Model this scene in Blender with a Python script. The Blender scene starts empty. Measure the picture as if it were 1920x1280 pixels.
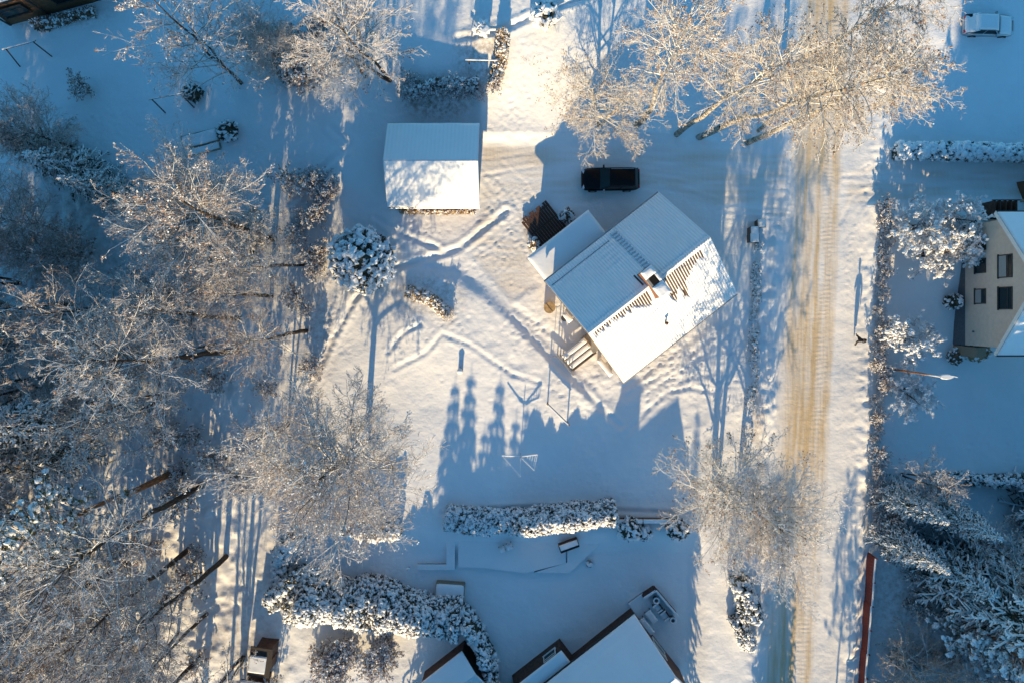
import bpy, bmesh, math, random
import numpy as np
from mathutils import Vector, Matrix, Euler

random.seed(7)
rng = np.random.default_rng(7)
sc = bpy.context.scene
COL = sc.collection
PI = math.pi

# ------------------------------------------------------------------ camera
S = 23.0                      # ground pixels (of the 1920 wide photo) per metre
H = 56.0                      # flying height
NX, NY = 990.0, 585.0         # photo pixel straight below the drone
cam = bpy.data.cameras.new('camera')
camo = bpy.data.objects.new('camera', cam)
COL.objects.link(camo)
camo.location = ((NX - 960) / S, (640 - NY) / S, H)
camo.rotation_euler = (0, 0, 0)
cam.sensor_width = 36.0
cam.lens = S * H / 1920 * 36.0
cam.shift_x = (960 - NX) / 1920
cam.shift_y = (NY - 640) / 1920
cam.clip_end = 6000
sc.camera = camo
sc.render.resolution_x = 1024
sc.render.resolution_y = 682

# ------------------------------------------------------------------ light
SUN_EL = math.radians(16.0)
SHX = 0.07                    # sideways drift of the shadows per unit of length
d = Vector((SHX, 1, 0)).normalized() * math.cos(SUN_EL)
d.z = -math.sin(SUN_EL)
sun = bpy.data.lights.new('sun', 'SUN')
sun.energy = 3.6
sun.angle = math.radians(0.5)
sun.color = (1.0, 0.75, 0.42)
suno = bpy.data.objects.new('sun', sun)
COL.objects.link(suno)
suno.rotation_euler = d.to_track_quat('-Z', 'Y').to_euler()
suno.location = (0, -40, 60)

w = bpy.data.worlds.new('World')
sc.world = w
w.use_nodes = True
nt = w.node_tree
bg = nt.nodes['Background']
sky = nt.nodes.new('ShaderNodeTexSky')
sky.sky_type = 'NISHITA'
sky.sun_disc = False
sky.sun_elevation = SUN_EL
sky.sun_rotation = math.radians(184)
sky.altitude = 100
sky.air_density = 1.0
sky.dust_density = 0.3
sky.ozone_density = 10.0
tint = nt.nodes.new('ShaderNodeMix'); tint.data_type = 'RGBA'; tint.blend_type = 'MULTIPLY'
tint.inputs[0].default_value = 1.0; tint.inputs[7].default_value = (1.34, 1.46, 0.97, 1)
nt.links.new(sky.outputs[0], tint.inputs[6])
nt.links.new(tint.outputs[2], bg.inputs[0])
bg.inputs[1].default_value = 0.1

sc.view_settings.view_transform = 'Standard'
sc.view_settings.look = 'None'
sc.view_settings.gamma = 1
sc.view_settings.use_curve_mapping = False
sc.view_settings.exposure = 1.2

# ------------------------------------------------------------------ helpers
def G(px, py):
    return ((px - 960) / S, (640 - py) / S)

def P(px, py, z):
    """photo pixel -> world point at height z"""
    f = (H - z) / H
    gx, gy = NX + (px - NX) * f, NY + (py - NY) * f
    return Vector((*G(gx, gy), z))

def sstep(a, b, x):
    t = np.clip((np.asarray(x, float) - a) / (b - a), 0, 1)
    return t * t * (3 - 2 * t)

def _hash(ix, iy, seed):
    n = (ix.astype(np.int64) * 374761393 + iy.astype(np.int64) * 668265263 + seed * 144269) & 0x7fffffff
    n = ((n ^ (n >> 13)) * 1274126177) & 0x7fffffff
    n = n ^ (n >> 16)
    return (n & 0xffff) / 65535.0

def vnoise(x, y, scale, seed=0):
    x = np.asarray(x, float) / scale; y = np.asarray(y, float) / scale
    ix, iy = np.floor(x), np.floor(y)
    fx, fy = x - ix, y - iy
    fx = fx * fx * (3 - 2 * fx); fy = fy * fy * (3 - 2 * fy)
    a = _hash(ix, iy, seed); b = _hash(ix + 1, iy, seed)
    c = _hash(ix, iy + 1, seed); e = _hash(ix + 1, iy + 1, seed)
    return (a * (1 - fx) + b * fx) * (1 - fy) + (c * (1 - fx) + e * fx) * fy - 0.5

def inpoly(x, y, poly):
    r = np.zeros(np.shape(x), bool)
    n = len(poly)
    for i in range(n):
        x1, y1 = poly[i]; x2, y2 = poly[(i + 1) % n]
        if y1 == y2: continue
        c = ((y1 > y) != (y2 > y)) & (x < (x2 - x1) * (y - y1) / (y2 - y1) + x1)
        r ^= c
    return r

def pdist(x, y, poly):
    """distance, signed distance (+ on the right side walking along in px space) and arc position, in px"""
    best = np.full(np.shape(x), 1e9); sg = np.zeros(np.shape(x)); arc = np.zeros(np.shape(x)); acc = 0
    for (x1, y1), (x2, y2) in zip(poly[:-1], poly[1:]):
        dx, dy = x2 - x1, y2 - y1; L = math.hypot(dx, dy)
        t = np.clip(((x - x1) * dx + (y - y1) * dy) / L ** 2, 0, 1)
        qx, qy = x - x1 - t * dx, y - y1 - t * dy
        dd = np.hypot(qx, qy); m = dd < best
        best = np.where(m, dd, best)
        sg = np.where(m, np.sign(dx * qy - dy * qx), sg)
        arc = np.where(m, acc + t * L, arc); acc += L
    return best, best * sg, arc

def mesh_np(name, v, f, mats=(), mi=None, smooth=False):
    """v (n,3), f: array (m,3|4) or list of such arrays"""
    me = bpy.data.meshes.new(name)
    fs = f if isinstance(f, list) else [f]
    fs = [np.asarray(a, np.int32) for a in fs if len(a)]
    v = np.asarray(v, np.float32)
    me.vertices.add(len(v)); me.vertices.foreach_set('co', v.ravel())
    loops = np.concatenate([a.ravel() for a in fs])
    counts = np.concatenate([np.full(len(a), a.shape[1], np.int32) for a in fs])
    starts = np.concatenate([[0], np.cumsum(counts)[:-1]]).astype(np.int32)
    me.loops.add(len(loops)); me.loops.foreach_set('vertex_index', loops)
    me.polygons.add(len(counts)); me.polygons.foreach_set('loop_start', starts)
    me.polygons.foreach_set('loop_total', counts)
    if mi is not None: me.polygons.foreach_set('material_index', np.asarray(mi, np.int32))
    me.polygons.foreach_set('use_smooth', np.full(len(counts), smooth))
    for m in mats: me.materials.append(m)
    me.update(calc_edges=True)
    return me

def link(name, me, parent=None, loc=(0, 0, 0), rot=(0, 0, 0), **props):
    o = bpy.data.objects.new(name, me)
    COL.objects.link(o)
    o.parent = parent; o.location = loc; o.rotation_euler = rot
    for k, v in props.items(): o[k] = v
    return o

def thing(name, label, cat, loc=(0, 0, 0), rotz=0, group=None, rot=None, scale=1):
    o = link(name, None, None, loc, rot or (0, 0, rotz))
    o.empty_display_size = 0.3
    o.scale = (scale,) * 3 if not isinstance(scale, tuple) else scale
    o['label'] = label; o['category'] = cat
    if group: o['group'] = group
    return o

def tag(o, label, cat, group=None):
    o['label'] = label; o['category'] = cat
    if group: o['group'] = group
    return o

def dup(root, label, loc, rot=(0, 0, 0), scale=1, group=None, color=None):
    r = root.copy(); COL.objects.link(r)
    r.location = loc; r.rotation_euler = rot
    r.scale = (scale,) * 3 if not isinstance(scale, tuple) else scale
    r['label'] = label
    if group: r['group'] = group
    elif 'group' in r: del r['group']
    for ch in list(root.children):
        c = ch.copy(); COL.objects.link(c); c.parent = r
        if color: c.color = color
        for g in ch.children:
            e = g.copy(); COL.objects.link(e); e.parent = c
            if color: e.color = color
    return r

class MB:
    """collects boxes, prisms, tubes into one mesh"""
    def __init__(s): s.v = []; s.f = []; s.mi = []
    def add(s, vs, fs, m=0):
        o = len(s.v); s.v += [tuple(p) for p in vs]
        s.f += [tuple(i + o for i in f) for f in fs]; s.mi += [m] * len(fs)
        return s
    def box(s, c, d, rz=0, m=0, tilt=None):
        x, y, z = d[0] / 2, d[1] / 2, d[2] / 2
        R = (tilt.to_matrix() if tilt is not None else Matrix.Rotation(rz, 3, 'Z'))
        b = min(x, y, z) * 0.18
        vs = []
        for sz in (-1, 1):
            for sx, sy in ((-1, -1), (1, -1), (1, 1), (-1, 1)):
                vs.append(Vector(c) + R @ Vector((sx * (x - b * (sz > 0)), sy * (y - b * (sz > 0)), sz * z)))
        return s.add(vs, [(3, 2, 1, 0), (4, 5, 6, 7), (0, 1, 5, 4), (1, 2, 6, 5), (2, 3, 7, 6), (3, 0, 4, 7)], m)
    def tube(s, pts, r, k=6, m=0, cap=True):
        pts = [Vector(p) for p in pts]
        rs = r if isinstance(r, (list, tuple)) else [r] * len(pts)
        n = len(pts); vs = []
        for i, p in enumerate(pts):
            t = (pts[min(i + 1, n - 1)] - pts[max(i - 1, 0)]).normalized()
            a = t.orthogonal().normalized() if abs(t.z) < 0.99 else Vector((1, 0, 0))
            b = t.cross(a)
            for j in range(k):
                q = 2 * PI * j / k
                vs.append(p + (a * math.cos(q) + b * math.sin(q)) * rs[i])
        fs = [(i * k + j, i * k + (j + 1) % k, (i + 1) * k + (j + 1) % k, (i + 1) * k + j) for i in range(n - 1) for j in range(k)]
        if cap: fs += [tuple(range(k))[::-1], tuple((n - 1) * k + j for j in range(k))]
        return s.add(vs, fs, m)
    def lathe(s, c, prof, k=16, m=0):
        """prof [(r,z)] bottom to top"""
        vs = [(c[0] + r * math.cos(2 * PI * j / k), c[1] + r * math.sin(2 * PI * j / k), c[2] + z) for r, z in prof for j in range(k)]
        n = len(prof)
        fs = [(i * k + j, i * k + (j + 1) % k, (i + 1) * k + (j + 1) % k, (i + 1) * k + j) for i in range(n - 1) for j in range(k)]
        fs += [tuple(range(k))[::-1], tuple((n - 1) * k + j for j in range(k))]
        return s.add(vs, fs, m)
    def prism(s, poly, z0, z1, m=0):
        n = len(poly)
        vs = [(x, y, z0) for x, y in poly] + [(x, y, z1) for x, y in poly]
        fs = [tuple(range(n))[::-1], tuple(range(n, 2 * n))] + [(i, (i + 1) % n, n + (i + 1) % n, n + i) for i in range(n)]
        return s.add(vs, fs, m)
    def mesh(s, name, mats, smooth=False):
        me = bpy.data.meshes.new(name)
        me.from_pydata(s.v, [], s.f)
        for m in (mats if isinstance(mats, (list, tuple)) else [mats]): me.materials.append(m)
        me.polygons.foreach_set('material_index', s.mi)
        me.polygons.foreach_set('use_smooth', [smooth] * len(s.f))
        me.update()
        return me
    def link(s, name, mats, parent=None, smooth=False, **k):
        return link(name, s.mesh(name, mats, smooth), parent, **k)

# ------------------------------------------------------------------ materials
class N:
    def __init__(s, name):
        s.m = bpy.data.materials.new(name); s.m.use_nodes = True
        s.t = s.m.node_tree; s.b = s.t.nodes['Principled BSDF']
    def n(s, typ, **k):
        x = s.t.nodes.new('ShaderNode' + typ)
        for a, v in k.items(): setattr(x, a, v)
        return x
    def l(s, a, b): s.t.links.new(a, b)
    def noise(s, scale, detail=4, rough=0.55, vec=None, stretch=None, coord='Object'):
        x = s.n('TexNoise'); x.inputs['Scale'].default_value = scale
        x.inputs['Detail'].default_value = detail; x.inputs['Roughness'].default_value = rough
        tc = s.n('TexCoord'); o = tc.outputs[coord]
        if stretch:
            mp = s.n('Mapping'); mp.inputs['Scale'].default_value = stretch
            s.l(o, mp.inputs[0]); o = mp.outputs[0]
        s.l(o, x.inputs['Vector'])
        return x.outputs['Fac']
    def ramp(s, fac, stops):
        r = s.n('ValToRGB'); s.l(fac, r.inputs[0])
        e = r.color_ramp.elements
        while len(e) < len(stops): e.new(0.5)
        for i, (p, c) in enumerate(stops):
            e[i].position = p; e[i].color = (*c, 1)
        return r.outputs[0]
    def mix(s, fac, a, b):
        x = s.n('Mix', data_type='RGBA')
        for sock, v in ((x.inputs[0], fac), (x.inputs[6], a), (x.inputs[7], b)):
            if isinstance(v, (int, float)): sock.default_value = v
            elif isinstance(v, tuple): sock.default_value = (*v, 1)
            else: s.l(v, sock)
        return x.outputs[2]
    def math(s, op, a, b=0.0, clamp=False):
        x = s.n('Math', operation=op); x.use_clamp = clamp
        for i, v in enumerate((a, b)):
            if isinstance(v, (int, float)): x.inputs[i].default_value = v
            else: s.l(v, x.inputs[i])
        return x.outputs[0]
    def upness(s, lo, hi):
        g = s.n('NewGeometry'); sp = s.n('SeparateXYZ'); s.l(g.outputs['Normal'], sp.inputs[0])
        mr = s.n('MapRange'); mr.inputs[1].default_value = lo; mr.inputs[2].default_value = hi
        s.l(sp.outputs[2], mr.inputs[0]); return mr.outputs[0]
    def col(s, c):
        if isinstance(c, tuple): s.b.inputs['Base Color'].default_value = (*c, 1)
        else: s.l(c, s.b.inputs['Base Color'])
        return s
    def bump(s, h, strength=0.3, dist=0.05):
        b = s.n('Bump'); b.inputs['Strength'].default_value = strength; b.inputs['Distance'].default_value = dist
        s.l(h, b.inputs['Height']); s.l(b.outputs[0], s.b.inputs['Normal']); return s
    def set(s, rough=0.8, metal=0.0, spec=0.3):
        s.b.inputs['Roughness'].default_value = rough; s.b.inputs['Metallic'].default_value = metal
        s.b.inputs['Specular IOR Level'].default_value = spec
        return s

SNOW = (0.87, 0.87, 0.87)
def m_plain(name, c, rough=0.7, metal=0, var=0.25, scale=6, spec=0.3, stretch=None, bump=0.15):
    x = N(name); f = x.noise(scale, stretch=stretch)
    dk = tuple(v * (1 - var) for v in c); lt = tuple(min(1, v * (1 + var)) for v in c)
    x.col(x.ramp(f, [(0.25, dk), (0.75, lt)])).set(rough, metal, spec)
    if bump: x.bump(f, bump, 0.02)
    return x.m

def m_snow(name, bump=0.5, scale=5.0):
    x = N(name)
    f = x.noise(scale, 6, 0.6); g = x.noise(0.7, 3)
    x.col(x.ramp(g, [(0.3, (0.85, 0.85, 0.855)), (0.7, (0.89, 0.89, 0.89))])).set(0.75, 0, 0.2)
    x.bump(f, bump, 0.06)
    return x.m

def m_ground():
    x = N('snow_ground')
    at = x.n('Attribute'); at.attribute_name = 'dirt'
    f = x.noise(3.5, 8, 0.62); g = x.noise(0.5, 4); sp = x.noise(9, 5, 0.7)
    snow = x.ramp(g, [(0.3, (0.85, 0.85, 0.855)), (0.7, (0.89, 0.89, 0.89))])
    brown = x.ramp(sp, [(0.25, (0.52, 0.37, 0.20)), (0.75, (0.80, 0.63, 0.40))])
    k = x.math('MULTIPLY', at.outputs['Fac'], x.math('ADD', x.math('MULTIPLY', sp, 0.6), 0.7), True)
    at2 = x.n('Attribute'); at2.attribute_name = 'litter'
    lit = x.noise(2.2, 8, 0.75)
    lf = x.ramp(lit, [(0.42, (0, 0, 0)), (0.62, (1, 1, 1))])
    lk = x.math('MULTIPLY', at2.outputs['Fac'], lf, True)
    c = x.mix(k, snow, brown)
    c = x.mix(lk, c, (0.25, 0.18, 0.125))
    tc = x.n('TexCoord'); sp3 = x.n('SeparateXYZ'); x.l(tc.outputs['Object'], sp3.inputs[0])
    wob = x.noise(1.2, 3)
    ph = x.math('ADD', x.math('MULTIPLY', sp3.outputs[1], 2 * PI / 0.36), x.math('MULTIPLY', wob, 5.0))
    at3 = x.n('Attribute'); at3.attribute_name = 'tread'
    brk = x.noise(0.55, 5, 0.7)
    ph = x.math('ADD', ph, x.math('MULTIPLY', x.noise(0.35, 2), 14.0))
    rib = x.math('MULTIPLY', x.math('SINE', ph), at3.outputs['Fac'])
    rib = x.math('MULTIPLY', rib, x.math('MULTIPLY', x.math('SUBTRACT', brk, 0.36), 3.2, True))
    st = x.noise(1.0, 6, 0.7, stretch=(7, 0.12, 1))
    wv = x.noise(1.1, 5, 0.6, stretch=(0.5, 1.6, 1))
    hh = x.math('ADD', x.math('ADD', x.math('ADD', f, x.math('MULTIPLY', wv, 0.7)), x.math('MULTIPLY', x.math('MULTIPLY', rib, x.math('ADD', wob, 0.25)), 0.22)), x.math('MULTIPLY', x.math('MULTIPLY', st, at.outputs['Fac']), 0.8))
    dk = x.math('MULTIPLY', x.math('MULTIPLY', x.math('SUBTRACT', st, 0.42), 3.0, True), x.math('MULTIPLY', at.outputs['Fac'], 0.55), True)
    c = x.mix(dk, c, (0.40, 0.29, 0.175))
    x.col(c).set(0.8, 0, 0.15)
    x.bump(hh, 0.45, 0.07)
    return x.m

def m_twig(name, bare=(0.22, 0.14, 0.105), frost=(0.76, 0.70, 0.66)):
    """object colour: R = amount of frost"""
    x = N(name)
    oi = x.n('ObjectInfo'); sp = x.n('SeparateColor'); x.l(oi.outputs['Color'], sp.inputs[0])
    f = x.noise(1.7, 6, 0.7)
    up = x.upness(-0.6, 0.9)
    a = x.math('ADD', x.math('MULTIPLY', up, 0.5), x.math('MULTIPLY', f, 1.0))
    a = x.math('ADD', a, x.math('SUBTRACT', sp.outputs[0], 0.95))
    mr = x.n('MapRange'); mr.inputs[1].default_value = 0.28; mr.inputs[2].default_value = 0.85
    x.l(a, mr.inputs[0])
    x.col(x.mix(mr.outputs[0], bare, frost)).set(0.85, 0, 0.1)
    return x.m

def m_bark(name, c1, c2, stretch=(6, 6, 1), scale=3, snow=True):
    x = N(name); f = x.noise(scale, 6, 0.65, stretch=stretch)
    c = x.ramp(f, [(0.4, c1), (0.58, c2)])
    if snow:
        up = x.upness(0.35, 0.6); n2 = x.noise(4)
        k = x.math('MULTIPLY', up, x.math('ADD', n2, 0.35), True)
        c = x.mix(k, c, SNOW)
    x.col(c).set(0.85, 0, 0.15).bump(f, 0.5, 0.03)
    return x.m

def m_boards(name, c, axis=0, period=0.14, rough=0.8):
    x = N(name)
    tc = x.n('TexCoord'); sp = x.n('SeparateXYZ'); x.l(tc.outputs['Object'], sp.inputs[0])
    q = x.math('FRACT', x.math('DIVIDE', sp.outputs[axis], period))
    gap = x.ramp(q, [(0.0, (0.25, 0.25, 0.25)), (0.07, (1, 1, 1))])
    st = [1.5, 1.5, 1.5]; 
    f = x.noise(4, 6, 0.6, stretch=(8, 8, 1) if axis != 2 else (1, 1, 8))
    cc = x.ramp(f, [(0.3, tuple(v * 0.7 for v in c)), (0.7, tuple(min(1, v * 1.25) for v in c))])
    m = x.n('Mix', data_type='RGBA', blend_type='MULTIPLY'); m.inputs[0].default_value = 1
    x.l(cc, m.inputs[6]); x.l(gap, m.inputs[7])
    x.col(m.outputs[2]).set(rough, 0, 0.2).bump(q, 0.3, 0.01)
    return x.m

def m_brick():
    x = N('brick'); b = x.n('TexBrick'); tc = x.n('TexCoord')
    mp = x.n('Mapping'); mp.inputs['Rotation'].default_value = (PI / 2, 0, PI / 2); x.l(tc.outputs['Object'], mp.inputs[0])
    x.l(mp.outputs[0], b.inputs['Vector'])
    b.inputs['Scale'].default_value = 3.6
    b.inputs['Color1'].default_value = (0.26, 0.10, 0.055, 1); b.inputs['Color2'].default_value = (0.20, 0.085, 0.05, 1)
    b.inputs['Mortar'].default_value = (0.33, 0.29, 0.25, 1); b.inputs['Mortar Size'].default_value = 0.015
    x.l(b.outputs['Color'], x.b.inputs['Base Color']); x.set(0.85)
    x.bump(b.outputs['Fac'], 0.4, 0.01)
    return x.m

M = dict(
    ground=m_ground(), snow=m_snow('snow'), rsnow=m_snow('roof_snow', 0.25, 4),
    birch=m_bark('birch_bark', (0.06, 0.045, 0.035), (0.62, 0.55, 0.45), (1, 1, 5), 2.2),
    dark=m_bark('dark_bark', (0.035, 0.024, 0.018), (0.11, 0.08, 0.06), (6, 6, 1)),
    pine=m_bark('pine_bark', (0.16, 0.065, 0.03), (0.36, 0.17, 0.08), (5, 5, 1)),
    twig=m_twig('frosted_twig'), twigp=m_twig('pale_birch_twig', (0.26, 0.175, 0.11), (0.68, 0.61, 0.53)),
    frost=m_plain('hoar_frost', (0.85, 0.85, 0.86), 0.7, var=0.06, bump=0),
    leaf=m_plain('rusty_catkin', (0.30, 0.17, 0.11), 0.8, var=0.5, scale=2, bump=0),
    fol=m_plain('hedge_foliage', (0.075, 0.075, 0.05), 0.8, var=0.5, scale=3),
    brown=m_plain('brown_leaves', (0.21, 0.14, 0.09), 0.85, var=0.5, scale=3),
    spruce=m_plain('spruce_needles', (0.04, 0.055, 0.04), 0.8, var=0.4, scale=2, bump=0),
    pneedle=m_plain('pine_needles', (0.075, 0.095, 0.045), 0.8, var=0.5, scale=2, bump=0),
    straw=m_plain('dry_grass', (0.40, 0.28, 0.15), 0.9, var=0.4, scale=5, bump=0),
    metal=m_plain('roof_sheet', (0.085, 0.05, 0.035), 0.55, var=0.3, scale=3),
    wallm=m_boards('ochre_boards', (0.52, 0.40, 0.25), 0), brick=m_brick(),
    trim=m_plain('white_trim', (0.75, 0.73, 0.69), 0.6, var=0.08), dtrim=m_plain('dark_trim', (0.05, 0.04, 0.035), 0.6),
    gwall=m_boards('brown_boards', (0.17, 0.09, 0.05), 0), wood=m_plain('weathered_wood', (0.30, 0.23, 0.16), 0.8, var=0.35, scale=5, stretch=(1, 6, 6)),
    dwood=m_plain('dark_wood', (0.085, 0.045, 0.033), 0.75, var=0.5, scale=4), rwood=m_boards('red_boards', (0.25, 0.055, 0.04), 1, 0.12),
    plaster=m_plain('cream_plaster', (0.64, 0.50, 0.40), 0.9, var=0.09, scale=3), plinth=m_plain('grey_plinth', (0.13, 0.13, 0.14), 0.85, var=0.2),
    black=m_plain('black_paint', (0.004, 0.004, 0.005), 0.22, 0.0, 0.1, spec=0.22, bump=0), silver=m_plain('silver_paint', (0.42, 0.43, 0.45), 0.3, 0.6, 0.05, spec=0.5, bump=0),
    glass=m_plain('dark_glass', (0.006, 0.018, 0.022), 0.12, 0, 0.1, spec=0.3, bump=0), tyre=m_plain('tyre_rubber', (0.02, 0.02, 0.02), 0.8), rim=m_plain('alloy', (0.35, 0.35, 0.36), 0.35, 0.9),
    lamp=m_plain('lamp_lens', (0.7, 0.72, 0.74), 0.15, spec=0.6, bump=0), red=m_plain('red_lens', (0.45, 0.01, 0.03), 0.2, spec=0.6, bump=0),
    bing=m_plain('grey_plastic', (0.055, 0.055, 0.06), 0.5), binb=m_plain('brown_plastic', (0.10, 0.05, 0.03), 0.5),
    cloth=m_plain('black_cloth', (0.018, 0.017, 0.022), 0.9), trous=m_plain('dark_trousers', (0.04, 0.033, 0.027), 0.9), skin=m_plain('skin', (0.5, 0.3, 0.22), 0.6, var=0.05),
    steel=m_plain('galvanised_steel', (0.45, 0.46, 0.48), 0.4, 0.7), white=m_plain('white_enamel', (0.8, 0.8, 0.8), 0.4, var=0.03),
    near_black=m_plain('near_black', (0.012, 0.011, 0.01), 0.95), stone=m_plain('grey_stone', (0.30, 0.29, 0.28), 0.9, var=0.3, scale=4), blind=m_plain('window_blind', (0.28, 0.29, 0.29), 0.8, var=0.05),
)

# ------------------------------------------------------------------ terrain
ROADL = ([0, 340, 740, 1280], [1492, 1478, 1455, 1425])
ROADR = ([0, 340, 740, 1280], [1593, 1580, 1563, 1527])
TREAD = ([0, 340, 740, 820, 1280], [1570, 1554, 1539, 1528, 1500])
def ext(tab, y):
    xs, vs = tab
    y = np.asarray(y, float)
    r = np.interp(y, xs, vs)
    s0 = (vs[1] - vs[0]) / (xs[1] - xs[0]); s1 = (vs[-1] - vs[-2]) / (xs[-1] - xs[-2])
    r = np.where(y < xs[0], vs[0] + s0 * (y - xs[0]), r)
    return np.where(y > xs[-1], vs[-1] + s1 * (y - xs[-1]), r)

STEP = [(735, 503), (860, 522), (905, 550), (960, 602), (1040, 682), (1100, 737), (1175, 815)]
DRIVE = [(899, 268), (1345, 272), (1440, 285), (1485, 262), (1482, 470), (1450, 430), (1420, 385), (1340, 395), (1235, 352), (1100, 388), (1010, 380),
         (990, 470), (1020, 535), (960, 575), (905, 515), (868, 465), (899, 392)]
SIDE = [(1586, 318), (1650, 303), (2600, 308), (2600, 392), (1835, 378), (1655, 384), (1578, 392)]

def terr(px, py):
    """smooth terrain height at photo-ground pixels"""
    px = np.asarray(px, float); py = np.asarray(py, float)
    h = 1.5 * sstep(256, 60, py) * sstep(600, 880, px) * (1 - 0.75 * sstep(1010, 1300, px)) * (1 - sstep(-200, -900, py))
    h += 0.35 * sstep(268, 250, py) * sstep(885, 905, px) * (1 - sstep(1180, 1330, px))
    dd, sd, arc = pdist(px, py, STEP)
    h += 0.30 * sstep(-18, 12, sd) * (1 - sstep(60, 230, dd)) * sstep(0, 60, arc) * (1 - sstep(430, 520, arc))
    h -= 0.8 * sstep(990, 1050, py) * sstep(560, 640, px) * (1 - sstep(1290, 1335, px)) * (1 - sstep(1700, 2200, py))
    h += 1.4 * sstep(650, 440, py) * sstep(1700, 1785, px) * (1 - sstep(420, 330, py)) * (1 - sstep(1900, 2100, px))
    return h

def Z(px, py): return float(terr(px, py))
def GP(px, py, dz=0.0):
    return Vector((*G(px, py), Z(px, py) + dz))

STEPM = 0.14
def axis(lo, hi):
    fine = np.arange(lo, hi + 1e-6, STEPM)
    out = []; s = 0.3; p = 0
    while p < 2500:
        p += s; out.append(p); s *= 1.35
    out = np.array(out)
    return np.concatenate([lo - out[::-1], fine, hi + out])

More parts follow.
